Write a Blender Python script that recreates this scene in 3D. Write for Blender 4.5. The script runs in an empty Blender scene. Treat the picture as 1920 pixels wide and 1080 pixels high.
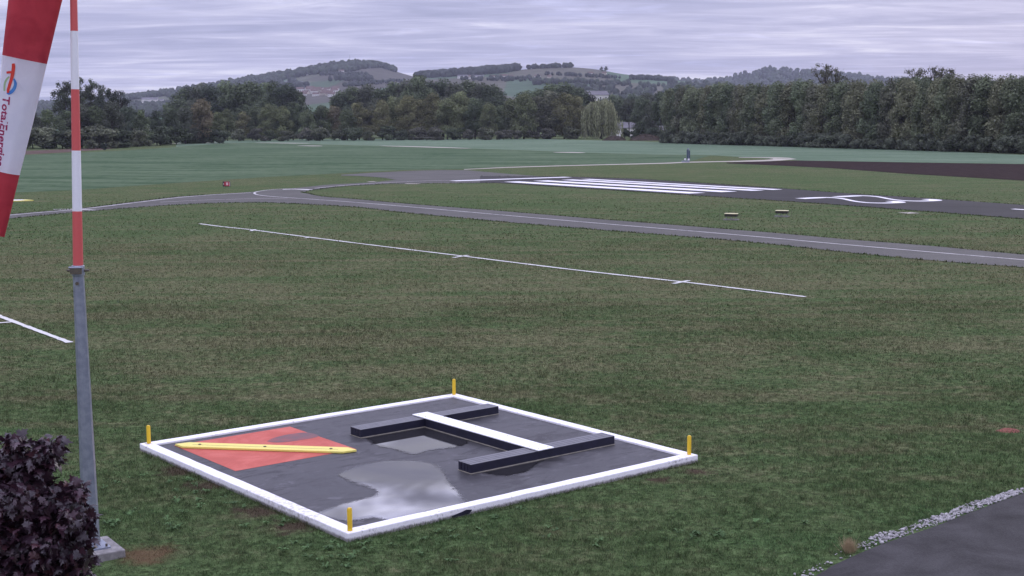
import bpy, math, random
import numpy as np
from mathutils import Matrix, Vector

random.seed(7)
RNG = np.random.default_rng(7)
scene = bpy.context.scene
COL = scene.collection

# ------------------------------------------------------------------ camera
FPX, PITCH, ROLL, EYE = 2563.3, 0.121755, 0.00653, 7.47      # focal length for a 1920 px wide frame, radians, metres
cam_data = bpy.data.cameras.new('camera')
cam_data.sensor_width = 36.0
cam_data.lens = FPX / 1920.0 * 36.0
cam_data.clip_start = 0.1
cam_data.clip_end = 20000
cam = bpy.data.objects.new('camera', cam_data)
COL.objects.link(cam)
cam.matrix_world = Matrix.Translation((0, 0, EYE)) @ Matrix.Rotation(math.pi / 2 - PITCH, 4, 'X') @ Matrix.Rotation(-ROLL, 4, 'Z')
scene.camera = cam

# ------------------------------------------------------------------ sky, sun, exposure
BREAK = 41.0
SUN_AZ, SUN_EL = math.radians(32), math.radians(14)          # azimuth to the right of the view direction (+Y)
world = bpy.data.worlds.new('World')
scene.world = world
world.use_nodes = True
wn, wl = world.node_tree.nodes, world.node_tree.links
wn.clear()


def wnode(t, **kw):
    n = wn.new(t)
    for k, v in kw.items():
        setattr(n, k, v)
    return n


def wmath(op, a, b=None, c=None):
    n = wn.new('ShaderNodeMath')
    n.operation = op
    for i, v in enumerate((a, b, c)):
        if v is None:
            continue
        if isinstance(v, (int, float)):
            n.inputs[i].default_value = v
        else:
            wl.new(v, n.inputs[i])
    return n.outputs[0]


sky = wnode('ShaderNodeTexSky', sky_type='NISHITA', sun_disc=False)
sky.sun_elevation = SUN_EL
sky.sun_rotation = SUN_AZ
tc = wnode('ShaderNodeTexCoord')
sep = wnode('ShaderNodeSeparateXYZ')
wl.new(tc.outputs['Generated'], sep.inputs[0])
elev = wmath('MAXIMUM', sep.outputs[2], 0.0)
inv = wmath('DIVIDE', 1.0, wmath('ADD', elev, 0.055))        # a cloud layer seen in perspective
cmb = wnode('ShaderNodeCombineXYZ')
wl.new(wmath('MULTIPLY', sep.outputs[0], inv), cmb.inputs[0])
wl.new(wmath('MULTIPLY', sep.outputs[1], inv), cmb.inputs[1])


def cloud_noise(sx, sy, rot, scale, detail, rough, dist, off):
    mp = wnode('ShaderNodeMapping')
    mp.inputs['Scale'].default_value = (sx, sy, 1)
    mp.inputs['Rotation'].default_value = (0, 0, rot)
    mp.inputs['Location'].default_value = (off, off * .7, off * .3)
    wl.new(cmb.outputs[0], mp.inputs[0])
    nz = wnode('ShaderNodeTexNoise')
    nz.inputs['Scale'].default_value = scale
    nz.inputs['Detail'].default_value = detail
    nz.inputs['Roughness'].default_value = rough
    nz.inputs['Distortion'].default_value = dist
    wl.new(mp.outputs[0], nz.inputs['Vector'])
    return nz.outputs[0]


n1 = cloud_noise(.36, 1.0, .10, 1.15, 5, .55, .8, 3.1)
n2 = cloud_noise(.42, 1.0, -.06, 2.5, 4, .58, 1.0, 9.4)
n3 = cloud_noise(.6, .8, .3, .42, 4, .55, .4, 4.2)
mixn = wmath('ADD', wmath('ADD', wmath('MULTIPLY', n1, .44), wmath('MULTIPLY', n2, .32)), wmath('MULTIPLY', n3, .32))
ramp = wnode('ShaderNodeValToRGB')
cr = ramp.color_ramp
cr.elements[0].position = .42
cr.elements[0].color = (.325, .345, .53, 1)
cr.elements[1].position = .70
cr.elements[1].color = (.95, .94, 1.06, 1)
e = cr.elements.new(.51); e.color = (.425, .435, .64, 1)
e = cr.elements.new(.58); e.color = (.575, .575, .78, 1)
wl.new(mixn, ramp.inputs[0])
# overcast sky: brighter towards the zenith
grad = wmath('ADD', wmath('MULTIPLY', elev, 2.3), .90)
sc = wnode('ShaderNodeVectorMath', operation='SCALE')
wl.new(ramp.outputs[0], sc.inputs[0])
# thinner, brighter places in the cloud layer
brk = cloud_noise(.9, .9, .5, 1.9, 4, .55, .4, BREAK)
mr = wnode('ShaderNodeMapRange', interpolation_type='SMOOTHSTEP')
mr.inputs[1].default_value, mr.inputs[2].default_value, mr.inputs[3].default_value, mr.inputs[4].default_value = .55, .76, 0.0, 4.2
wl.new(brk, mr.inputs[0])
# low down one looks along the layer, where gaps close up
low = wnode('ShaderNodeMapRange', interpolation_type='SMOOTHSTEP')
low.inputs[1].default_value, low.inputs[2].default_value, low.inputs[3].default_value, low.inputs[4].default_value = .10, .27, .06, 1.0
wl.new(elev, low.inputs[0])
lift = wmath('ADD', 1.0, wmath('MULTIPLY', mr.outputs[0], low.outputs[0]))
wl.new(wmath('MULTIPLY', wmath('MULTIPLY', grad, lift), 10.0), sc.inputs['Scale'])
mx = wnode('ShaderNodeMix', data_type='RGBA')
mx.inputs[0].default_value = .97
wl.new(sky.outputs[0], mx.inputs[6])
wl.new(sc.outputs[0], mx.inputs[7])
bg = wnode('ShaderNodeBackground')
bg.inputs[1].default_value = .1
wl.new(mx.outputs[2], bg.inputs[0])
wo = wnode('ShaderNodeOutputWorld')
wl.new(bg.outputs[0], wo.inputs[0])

sun_data = bpy.data.lights.new('sun', 'SUN')
sun_data.energy = .5
sun_data.angle = math.radians(22)
sun_data.color = (1.0, .93, .86)
sun = bpy.data.objects.new('sun', sun_data)
COL.objects.link(sun)
sun_dir = Vector((math.sin(SUN_AZ) * math.cos(SUN_EL), math.cos(SUN_AZ) * math.cos(SUN_EL), math.sin(SUN_EL)))
sun.rotation_euler = sun_dir.to_track_quat('Z', 'Y').to_euler()
sun.location = (0, 0, 60)

vs = scene.view_settings
vs.view_transform = 'Standard'
vs.look = 'None'
vs.exposure = 0.0
vs.gamma = 1.0
vs.use_curve_mapping = False
scene.render.engine = 'CYCLES'
scene.render.resolution_x, scene.render.resolution_y = 1024, 576
scene.cycles.volume_bounces = 1

# ------------------------------------------------------------------ survey helpers (points of the real ground plane)


def ray(px, py):
    x, y = (px - 960) / FPX, (py - 540) / FPX
    c, s = math.cos(ROLL), math.sin(ROLL)
    x, y = c * x - s * y, s * x + c * y
    return x, math.cos(PITCH) - y * math.sin(PITCH), -math.sin(PITCH) - y * math.cos(PITCH)


def ground_at(px, py, h=0.0):
    dx, dy, dz = ray(px, py)
    t = (h - EYE) / dz
    return (dx * t, dy * t)


def depth_at(px, py, Y):
    dx, dy, dz = ray(px, py)
    return (dx / dy * Y, Y, EYE + dz / dy * Y)


# ------------------------------------------------------------------ object helpers
class MB:
    def __init__(self):
        self.v, self.f = [], []

    def add(self, vs_, fs):
        o = len(self.v)
        self.v += [tuple(p) for p in vs_]
        self.f += [tuple(i + o for i in f) for f in fs]
        return self

    def box(self, c, s, rz=0.0):
        hx, hy, hz = s[0] / 2, s[1] / 2, s[2] / 2
        ca, sa = math.cos(rz), math.sin(rz)
        vs_ = []
        for z in (-hz, hz):
            for x, y in ((-hx, -hy), (hx, -hy), (hx, hy), (-hx, hy)):
                vs_.append((c[0] + x * ca - y * sa, c[1] + x * sa + y * ca, c[2] + z))
        return self.add(vs_, [(0, 3, 2, 1), (4, 5, 6, 7), (0, 1, 5, 4), (1, 2, 6, 5), (2, 3, 7, 6), (3, 0, 4, 7)])

    def prism(self, poly, z0, z1):
        n = len(poly)
        vs_ = [(p[0], p[1], z0) for p in poly] + [(p[0], p[1], z1) for p in poly]
        fs = [tuple(range(n, 2 * n)), tuple(reversed(range(n)))]
        fs += [(i, (i + 1) % n, n + (i + 1) % n, n + i) for i in range(n)]
        return self.add(vs_, fs)

    def sheet(self, poly, z):
        return self.add([(p[0], p[1], z) for p in poly], [tuple(range(len(poly)))])

    def tube(self, pts, radii, n=8, caps=True, phase=0.0):
        o = []
        pts = [Vector(p) for p in pts]
        if not hasattr(radii, '__len__'):
            radii = [radii] * len(pts)
        prev = None
        for i, p in enumerate(pts):
            d = (pts[min(i + 1, len(pts) - 1)] - pts[max(i - 1, 0)]).normalized()
            a = d.orthogonal().normalized() if prev is None else (prev - d * prev.dot(d)).normalized()
            prev = a
            b = d.cross(a)
            for k in range(n):
                t = 2 * math.pi * k / n + phase
                o.append(p + (a * math.cos(t) + b * math.sin(t)) * radii[i])
        fs = []
        for i in range(len(pts) - 1):
            for k in range(n):
                fs.append((i * n + k, i * n + (k + 1) % n, (i + 1) * n + (k + 1) % n, (i + 1) * n + k))
        if caps:
            fs.append(tuple(reversed(range(n))))
            fs.append(tuple(range((len(pts) - 1) * n, len(pts) * n)))
        return self.add(o, fs)

    def mesh(self, name, mat, smooth=False):
        me = bpy.data.meshes.new(name)
        me.from_pydata(self.v, [], self.f)
        me.validate()
        if mat:
            me.materials.append(mat)
        if smooth:
            me.shade_smooth()
        return me

    def build(self, name, mat, parent=None, smooth=False, bevel=0.0, loc=None, rz=0.0):
        o = bpy.data.objects.new(name, self.mesh(name, mat, smooth))
        COL.objects.link(o)
        if parent is not None:
            o.parent = parent
        if loc is not None:
            o.location = loc
        if rz:
            o.rotation_euler = (0, 0, rz)
        if bevel:
            m = o.modifiers.new('bevel', 'BEVEL')
            m.width = bevel
            m.segments = 2
            m.limit_method = 'ANGLE'
        return o


def thing(name, label, cat, loc=(0, 0, 0), rz=0.0, group=None):
    o = bpy.data.objects.new(name, None)
    o.empty_display_size = .2
    COL.objects.link(o)
    o.location = loc
    o.rotation_euler = (0, 0, rz)
    return tag(o, label, cat, group)


def tag(o, label, cat, group=None):
    o['label'] = label
    o['category'] = cat
    if group:
        o['group'] = group
    return o


def struct(o, label=None):
    o['kind'] = 'structure'
    if label:
        o['label'] = label
    return o


def stuff(o, label=None, cat=None):
    o['kind'] = 'stuff'
    if label:
        o['label'] = label
    if cat:
        o['category'] = cat
    return o


def np_mesh(name, verts, faces_flat, nper, mat, attrs=None, smooth=False):
    me = bpy.data.meshes.new(name)
    nv, nf = len(verts), len(faces_flat) // nper
    me.vertices.add(nv)
    me.vertices.foreach_set('co', np.ascontiguousarray(verts, dtype=np.float32).ravel())
    me.loops.add(nf * nper)
    me.loops.foreach_set('vertex_index', np.ascontiguousarray(faces_flat, dtype=np.int32))
    me.polygons.add(nf)
    me.polygons.foreach_set('loop_start', np.arange(0, nf * nper, nper, dtype=np.int32))
    if attrs:
        for k, a in attrs.items():
            at = me.attributes.new(k, 'FLOAT', 'POINT')
            at.data.foreach_set('value', np.ascontiguousarray(a, dtype=np.float32))
    me.update(calc_edges=True)
    if smooth:
        me.shade_smooth()
    me.materials.append(mat)
    return me


ORD = ['first', 'second', 'third', 'fourth', 'fifth', 'sixth', 'seventh', 'eighth', 'ninth', 'tenth', 'eleventh', 'twelfth',
       'thirteenth', 'fourteenth', 'fifteenth', 'sixteenth', 'seventeenth', 'eighteenth', 'nineteenth', 'twentieth']
TENS = ['', '', 'twenty', 'thirty', 'forty', 'fifty']
TENTH = ['', '', 'twentieth', 'thirtieth', 'fortieth', 'fiftieth']


def ordinal(i):
    if i < 20:
        return ORD[i]
    k = i + 1
    return TENTH[k // 10] if k % 10 == 0 else TENS[k // 10] + '-' + ORD[k % 10 - 1]


# ------------------------------------------------------------------ materials
class NT:
    """small wrapper to wire a node tree"""

    def __init__(self, tree):
        self.t = tree
        self.n, self.l = tree.nodes, tree.links

    def node(self, typ, **kw):
        x = self.n.new(typ)
        for k, v in kw.items():
            setattr(x, k, v)
        return x

    def put(self, sock, v):
        if v is None:
            return
        if isinstance(v, (int, float)):
            sock.default_value = v
        elif isinstance(v, (tuple, list)):
            sock.default_value = tuple(v) if len(v) != 3 or sock.type != 'RGBA' else (*v, 1)
        else:
            self.l.new(v, sock)

    def math(self, op, a, b=None, c=None, clamp=False):
        x = self.node('ShaderNodeMath', operation=op, use_clamp=clamp)
        for i, v in enumerate((a, b, c)):
            self.put(x.inputs[i], v)
        return x.outputs[0]

    def mix(self, fac, a, b, blend='MIX'):
        x = self.node('ShaderNodeMix', data_type='RGBA', blend_type=blend)
        self.put(x.inputs[0], fac)
        self.put(x.inputs[6], a)
        self.put(x.inputs[7], b)
        return x.outputs[2]

    def noise(self, vec, scale, detail=3, rough=.55, dist=0.0):
        x = self.node('ShaderNodeTexNoise')
        self.put(x.inputs['Vector'], vec)
        x.inputs['Scale'].default_value = scale
        x.inputs['Detail'].default_value = detail
        x.inputs['Roughness'].default_value = rough
        x.inputs['Distortion'].default_value = dist
        return x.outputs[0]

    def range(self, v, a, b, c=0.0, d=1.0, smooth=True):
        x = self.node('ShaderNodeMapRange', clamp=True)
        if smooth:
            x.interpolation_type = 'SMOOTHSTEP'
        self.put(x.inputs[0], v)
        for i, q in enumerate((a, b, c, d)):
            x.inputs[i + 1].default_value = q
        return x.outputs[0]

    def mapping(self, vec, scale=(1, 1, 1), rz=0.0):
        x = self.node('ShaderNodeMapping')
        self.put(x.inputs[0], vec)
        x.inputs['Scale'].default_value = scale
        x.inputs['Rotation'].default_value = (0, 0, rz)
        return x.outputs[0]


def new_mat(name):
    m = bpy.data.materials.new(name)
    m.use_nodes = True
    m.node_tree.nodes.clear()
    return m, NT(m.node_tree)


def finish(nt, color, rough=.8, spec=.5, bump=None, bump_str=.3, bump_dist=.01, metal=0.0, coat=0.0, ior=None, trans=0.0):
    p = nt.node('ShaderNodeBsdfPrincipled')
    nt.put(p.inputs['Base Color'], color)
    nt.put(p.inputs['Roughness'], rough)
    nt.put(p.inputs['Metallic'], metal)
    nt.put(p.inputs['Specular IOR Level'], spec)
    nt.put(p.inputs['Coat Weight'], coat)
    if ior:
        p.inputs['IOR'].default_value = ior
    if bump is not None:
        b = nt.node('ShaderNodeBump')
        b.inputs['Strength'].default_value = bump_str
        b.inputs['Distance'].default_value = bump_dist
        nt.put(b.inputs['Height'], bump)
        nt.l.new(b.outputs[0], p.inputs['Normal'])
    out = nt.node('ShaderNodeOutputMaterial')
    if trans:
        tr = nt.node('ShaderNodeBsdfTranslucent')
        nt.put(tr.inputs[0], color)
        ms = nt.node('ShaderNodeMixShader')
        ms.inputs[0].default_value = trans
        nt.l.new(p.outputs[0], ms.inputs[1])
        nt.l.new(tr.outputs[0], ms.inputs[2])
        nt.l.new(ms.outputs[0], out.inputs[0])
    else:
        nt.l.new(p.outputs[0], out.inputs[0])


def simple(name, c1, c2=None, scale=3.0, rough=.7, spec=.5, bump=.15, bdist=.01, metal=0.0, coat=0.0, trans=0.0, world_pos=True, detail=4):
    m, nt = new_mat(name)
    g = nt.node('ShaderNodeNewGeometry')
    v = g.outputs['Position']
    if not world_pos:
        v = nt.node('ShaderNodeTexCoord').outputs['Object']
    n = nt.noise(v, scale, detail, .6)
    col = nt.mix(nt.range(n, .3, .7), c1, c2 or tuple(x * .8 for x in c1))
    finish(nt, col, rough, spec, n if bump else None, bump, bdist, metal, coat, trans=trans)
    return m


def grass_group():
    t = bpy.data.node_groups.new('lawn_colour', 'ShaderNodeTree')
    t.interface.new_socket('Color', in_out='OUTPUT', socket_type='NodeSocketColor')
    t.interface.new_socket('Fine', in_out='OUTPUT', socket_type='NodeSocketFloat')
    nt = NT(t)
    pos = nt.node('ShaderNodeNewGeometry').outputs['Position']
    flat = nt.node('ShaderNodeVectorMath', operation='MULTIPLY')
    nt.l.new(pos, flat.inputs[0])
    flat.inputs[1].default_value = (1, 1, 0)
    v = flat.outputs[0]
    big = nt.noise(v, .045, 3, .55, .4)
    mid = nt.noise(v, .33, 4, .62, .5)
    fine = nt.noise(v, 2.1, 4, .7, .3)
    tiny = nt.noise(v, 9.0, 3, .7)
    sep_ = nt.node('ShaderNodeSeparateXYZ')
    nt.l.new(v, sep_.inputs[0])
    # how dry the sward is: lusher beside the signal area, drier on the open apron lawn
    lush = nt.range(sep_.outputs[1], 25, 48, .12, -.03)
    lush2 = nt.range(sep_.outputs[1], 70, 100, 0.0, .07)
    d = nt.math('ADD', nt.math('MULTIPLY', big, .35), nt.math('MULTIPLY', mid, .55))
    d = nt.math('ADD', d, nt.math('MULTIPLY', fine, .65))
    mow = nt.noise(nt.mapping(v, (.035, 1.0, 1), math.radians(51)), .75, 3, .6, .2)      # mowing passes
    d = nt.math('ADD', d, nt.math('MULTIPLY', nt.math('SUBTRACT', mow, .5), .75))
    d = nt.math('SUBTRACT', nt.math('SUBTRACT', d, lush), lush2)
    dry = nt.range(d, .62, .96)
    col = nt.mix(dry, (.068, .101, .040), (.119, .119, .062))
    lushc = nt.range(d, .64, .42)
    col = nt.mix(lushc, col, (.060, .101, .038))
    clump = nt.noise(v, 4.2, 3, .65, .6)
    dark = nt.math('MULTIPLY', nt.range(tiny, .30, .66, .60, 1.25), nt.range(clump, .30, .70, .62, 1.32))
    sc_ = nt.node('ShaderNodeVectorMath', operation='SCALE')
    nt.l.new(col, sc_.inputs[0])
    nt.l.new(dark, sc_.inputs['Scale'])
    # bare patch beside the mast and soil along the slab
    out = nt.node('NodeGroupOutput')

    def spot(cx, cy, r0, r1, colr, cur):
        dd = nt.node('ShaderNodeVectorMath', operation='DISTANCE')
        nt.l.new(v, dd.inputs[0])
        dd.inputs[1].default_value = (cx, cy, 0)
        w = nt.math('ADD', dd.outputs['Value'], nt.math('MULTIPLY', nt.math('SUBTRACT', fine, .5), 1.3))
        return nt.mix(nt.math('MULTIPLY', nt.range(w, r1, r0), .85), cur, colr)
    cur = sc_.outputs[0]
    x, y = ground_at(275, 1040)
    cur = spot(x, y, .2, .75, (.115, .072, .042), cur)
    for (px, py, r) in ((330, 885, .28), (385, 912, .3), (480, 960, .34), (540, 990, .3), (1310, 885, .2), (1240, 900, .16)):
        x, y = ground_at(px, py)
        cur = spot(x, y, r * .6, r * 1.9, (.072, .048, .036), cur)
    nt.l.new(cur, out.inputs[0])
    nt.l.new(fine, out.inputs[1])
    return t


GRASS = grass_group()


def lawn_mats():
    m, nt = new_mat('lawn_ground')
    g = nt.node('ShaderNodeGroup')
    g.node_tree = GRASS
    pos = nt.node('ShaderNodeNewGeometry').outputs['Position']
    n = nt.noise(pos, 5.0, 5, .75)
    n2 = nt.noise(pos, 1.1, 4, .7)
    h = nt.math('ADD', n, nt.math('MULTIPLY', n2, 1.5))
    finish(nt, g.outputs[0], 1.0, .02, h, .8, .08)
    b, nb = new_mat('grass_blade')
    g = nb.node('ShaderNodeGroup')
    g.node_tree = GRASS
    at = nb.node('ShaderNodeAttribute')
    at.attribute_name = 'rnd'
    sc_ = nb.node('ShaderNodeVectorMath', operation='SCALE')
    nb.l.new(g.outputs[0], sc_.inputs[0])
    nb.l.new(nb.range(at.outputs['Fac'], 0, 1, .55, 1.75, False), sc_.inputs['Scale'])
    col = nb.mix(nb.range(at.outputs['Fac'], .78, .95, 0, .55), sc_.outputs[0], (.175, .162, .095))
    finish(nb, col, .85, .06, trans=.25)
    return m, b


M_LAWN, M_BLADE = lawn_mats()


def crop_mat(name, ca, cb, rowdir):
    m, nt = new_mat(name)
    pos = nt.node('ShaderNodeNewGeometry').outputs['Position']
    mp = nt.mapping(pos, (1, 1, 1), rowdir)
    st = nt.mapping(mp, (.03, 1.0, 1))
    rows = nt.noise(st, .35, 3, .6)
    n = nt.noise(pos, .55, 5, .72)
    big = nt.noise(pos, .028, 4, .6, .6)
    pat = nt.noise(nt.mapping(mp, (.25, 1.0, 1)), .16, 5, .7, .4)
    f = nt.math('ADD', nt.math('ADD', nt.math('MULTIPLY', rows, .28), nt.math('MULTIPLY', pat, .40)), nt.math('ADD', nt.math('MULTIPLY', n, .34), nt.math('MULTIPLY', big, .18)))
    col = nt.mix(nt.range(f, .50, .70), ca, cb)
    gaps = nt.noise(st, 1.4, 4, .75)
    col = nt.mix(nt.math('MULTIPLY', nt.range(gaps, .56, .70), .65), col, (.026, .046, .024))
    finish(nt, col, 1.0, .02, n, 1.0, .25)
    return m


M_CROP = crop_mat('young_crop', (.044, .080, .040), (.112, .150, .088), .35)
M_CROP2 = crop_mat('far_crop', (.092, .138, .086), (.150, .200, .132), .5)
M_SOIL = simple('ploughed_soil', (.022, .014, .014), (.038, .026, .024), .8, 1.0, .02, 1.0, .3)
M_EARTH = simple('bare_earth', (.10, .065, .05), (.075, .05, .04), .6, .95, .1, .6, .2)
M_TRACK = simple('pale_chalk_track', (.42, .39, .33), (.33, .30, .24), .5, .9, .2, .3, .05)


def asphalt(name, c, var=.25, scale=.25, grain=26.0, rough=.8, streak=None):
    m, nt = new_mat(name)
    pos = nt.node('ShaderNodeNewGeometry').outputs['Position']
    big = nt.noise(pos, scale, 4, .6, .6)
    g = nt.noise(pos, grain, 2, .8)
    v = nt.math('ADD', nt.math('MULTIPLY', nt.math('SUBTRACT', big, .5), var * 2), nt.math('MULTIPLY', nt.math('SUBTRACT', g, .5), 1.1))
    if streak:
        st = nt.noise(nt.mapping(pos, (.06, 1.3, 1), streak), .8, 4, .65)
        v = nt.math('ADD', v, nt.math('MULTIPLY', nt.math('SUBTRACT', st, .5), .6))
    sc_ = nt.node('ShaderNodeVectorMath', operation='SCALE')
    sc_.inputs[0].default_value = c
    nt.l.new(nt.math('ADD', v, 1.0), sc_.inputs['Scale'])
    finish(nt, sc_.outputs[0], rough, .05, g, .5, .01)
    return m


M_TAXI = asphalt('taxiway_asphalt', (.104, .100, .090), .35, .2, 9.0, .85, .9)
M_RUNWAY = asphalt('runway_asphalt', (.046, .044, .043), .4, .12, 9.0, .8, math.radians(57.5))
M_ROAD = asphalt('road_asphalt', (.048, .046, .046), .95, .7, 34.0, .75)


def paint(name, c, wear_c, wear=.5, scale=3.0, rough=.6):
    m, nt = new_mat(name)
    pos = nt.node('ShaderNodeNewGeometry').outputs['Position']
    n = nt.noise(pos, scale, 5, .75, .3)
    n2 = nt.noise(pos, scale * 7, 3, .7)
    f = nt.math('ADD', nt.math('MULTIPLY', n, .7), nt.math('MULTIPLY', n2, .3))
    col = nt.mix(nt.range(f, wear, wear + .12), c, wear_c)
    col = nt.mix(nt.range(n2, .35, .75, 0, .18), col, wear_c)
    finish(nt, col, rough, .35, n2, .25, .004)
    return m


M_WHITE_RW = paint('runway_white', (.76, .74, .74), (.45, .43, .43), .60, .35)
M_LINE = paint('faded_line_white', (.52, .50, .47), (.20, .19, .19), .5, .5)
M_LAWNLINE = paint('lawn_line_white', (.58, .57, .53), (.16, .17, .12), .56, 1.3)
def kerb_mat():
    m, nt = new_mat('kerb_white')
    pos = nt.node('ShaderNodeNewGeometry').outputs['Position']
    n = nt.noise(pos, 1.7, 5, .75, .4)
    n2 = nt.noise(pos, 11.0, 4, .75)
    f = nt.math('ADD', nt.math('MULTIPLY', n, .6), nt.math('MULTIPLY', n2, .4))
    col = nt.mix(nt.range(f, .56, .66), (.84, .82, .82), (.33, .31, .29))
    col = nt.mix(nt.range(n2, .40, .75, 0, .25), col, (.42, .40, .38))
    sp = nt.node('ShaderNodeSeparateXYZ')
    nt.l.new(pos, sp.inputs[0])
    # soil splashed on the foot of the outer faces
    zz = nt.math('ADD', sp.outputs[2], nt.math('MULTIPLY', nt.math('SUBTRACT', n2, .5), .12))
    col = nt.mix(nt.range(zz, .085, .03, 0, .85), col, (.15, .135, .125))
    # lichen and soil at the near left end
    dd = nt.node('ShaderNodeVectorMath', operation='DISTANCE')
    nt.l.new(pos, dd.inputs[0])
    dd.inputs[1].default_value = (-4.6, 25.2, .16)
    lm = nt.math('MULTIPLY', nt.range(dd.outputs['Value'], 2.2, .4), nt.range(n2, .42, .58))
    col = nt.mix(nt.math('MULTIPLY', lm, .5), col, (.34, .32, .27))
    finish(nt, col, .6, .35, n2, .3, .006)
    return m


M_KERB = kerb_mat()

# ------------------------------------------------------------------ ground
gv, gf = [], []
xs = [-4200, -1500, -500, -150, -60, -30, -15, 0, 15, 30, 60, 150, 500, 1500, 4200]
ys = [-60, 0, 15, 25, 35, 50, 75, 110, 160, 250, 400, 700, 1200, 2500, 6000]
for y in ys:
    for x in xs:
        gv.append((x, y, 0))
for j in range(len(ys) - 1):
    for i in range(len(xs) - 1):
        a = j * len(xs) + i
        gf.append((a, a + 1, a + 1 + len(xs), a + len(xs)))
mb = MB(); mb.add(gv, gf)
struct(mb.build('ground', M_LAWN), 'mown green and brown airfield grass')


def smooth_line(pts, per=6):
    """Catmull-Rom through 2D points"""
    out = []
    n = len(pts)
    for i in range(n - 1):
        p0, p1, p2, p3 = pts[max(i - 1, 0)], pts[i], pts[i + 1], pts[min(i + 2, n - 1)]
        for k in range(per):
            t = k / per
            out.append(tuple(.5 * (2 * p1[a] + (p2[a] - p0[a]) * t + (2 * p0[a] - 5 * p1[a] + 4 * p2[a] - p3[a]) * t * t
                                   + (3 * p1[a] - p0[a] - 3 * p2[a] + p3[a]) * t ** 3) for a in (0, 1)))
    out.append(tuple(pts[-1]))
    return out


def strip_between(name, near, far, z, mat, n=60):
    """sheet between two surveyed edge lines"""
    def resample(pp):
        pp = np.array(pp)
        d = np.r_[0, np.cumsum(np.hypot(*np.diff(pp, axis=0).T))]
        q = np.linspace(0, d[-1], n)
        return np.stack([np.interp(q, d, pp[:, 0]), np.interp(q, d, pp[:, 1])], 1)
    a, b = resample(near), resample(far)
    m = MB()
    m.add([(p[0], p[1], z) for p in a] + [(p[0], p[1], z) for p in b], [(i, i + 1, n + i + 1, n + i) for i in range(n - 1)])
    return m.build(name, mat)


def gl(pts, per=5):
    return smooth_line([ground_at(*p) for p in pts], per)


def ribbon(pts, w):
    """flat ribbon of given width along a 2D line -> verts, faces"""
    vs_, fs = [], []
    n = len(pts)
    for i, p in enumerate(pts):
        a, b = pts[max(i - 1, 0)], pts[min(i + 1, n - 1)]
        d = np.array([b[0] - a[0], b[1] - a[1]])
        d = d / (np.linalg.norm(d) + 1e-9)
        w_ = w[i] if hasattr(w, '__len__') else w
        vs_ += [(p[0] - d[1] * w_ / 2, p[1] + d[0] * w_ / 2), (p[0] + d[1] * w_ / 2, p[1] - d[0] * w_ / 2)]
    for i in range(n - 1):
        fs.append((2 * i, 2 * i + 1, 2 * i + 3, 2 * i + 2))
    return vs_, fs


def line_obj(name, pts, w, z, mat, parent=None):
    v2, f2 = ribbon(pts, w)
    m = MB()
    m.add([(p[0], p[1], z) for p in v2], [tuple(reversed(f)) for f in f2])
    return m.build(name, mat, parent)


# fields beyond the taxiway
crop_near = [(-500, 392), (-150, 371), (33, 361), (150, 356), (233, 350), (333, 343), (500, 332), (600, 327), (700, 321.5), (767, 318.5), (867, 317), (967, 311.7), (1100, 308.7), (1240, 306), (1290, 304)]
crop_far = [(-500, 290), (-150, 292), (45, 291), (200, 284), (330, 276), (420, 270), (470, 268.5), (600, 271.5), (720, 274.5), (880, 279), (1100, 287), (1240, 291), (1330, 292)]
struct(strip_between('crop_field', [ground_at(*p) for p in crop_near], [ground_at(*p) for p in crop_far], .012, M_CROP, 120), 'dark green young crop')
far_near = [(330, 275.5), (420, 269.5), (470, 268), (600, 271), (720, 274), (880, 278.5), (1100, 286.5), (1240, 290.5), (1340, 291.5), (1400, 295), (1500, 301), (1700, 304.5), (1920, 307.5), (2150, 311)]
far_far = [(330, 266), (420, 263.5), (560, 261.5), (700, 260.5), (1000, 260.5), (1200, 265), (1300, 270), (1500, 275), (1700, 281), (1800, 285), (1920, 290.5), (2000, 293), (2060, 295), (2150, 299)]
struct(strip_between('far_field', [ground_at(*p) for p in far_near], [ground_at(*p) for p in far_far], .016, M_CROP2, 120), 'pale bluish green crop before the tree line')
pl_near = [(1362, 306.5), (1450, 310), (1560, 315.5), (1700, 326), (1920, 339), (2150, 354)]
pl_far = [(1362, 305), (1440, 302.5), (1500, 301.2), (1700, 304.8), (1920, 308), (2150, 311.3)]
struct(strip_between('ploughed_field', [ground_at(*p) for p in pl_near], [ground_at(*p) for p in pl_far], .024, M_SOIL, 60), 'dark brown ploughed soil')
e_near = [(-300, 300), (45, 290), (120, 286), (190, 281), (230, 277)]
e_far = [(-300, 290), (45, 283), (120, 280), (190, 277), (230, 275.5)]
struct(strip_between('bare_soil_strip', [ground_at(*p) for p in e_near], [ground_at(*p) for p in e_far], .02, M_EARTH, 30))
tr_near = [(870, 318.4), (960, 314.6), (1100, 310.6), (1240, 307.3), (1290, 305.3), (1350, 304), (1420, 303), (1460, 301.4), (1494, 298.6)]
tr_far = [(870, 317.6), (960, 313.2), (1100, 309.3), (1240, 305.7), (1290, 303.6), (1350, 302.6), (1420, 300.6), (1450, 298.6), (1440, 296.6)]
struct(strip_between('chalk_track', gl(tr_near), gl(tr_far), .030, M_TRACK, 60), 'pale chalk track along the field edge')
t2n = [(1494, 298.4), (1470, 297.2), (1440, 296.4), (1385, 295.8)]
t2f = [(1480, 296.2), (1460, 295.4), (1435, 295.2), (1385, 295.2)]
struct(strip_between('chalk_track_bend', gl(t2n), gl(t2f), .034, M_TRACK, 20))
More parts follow.
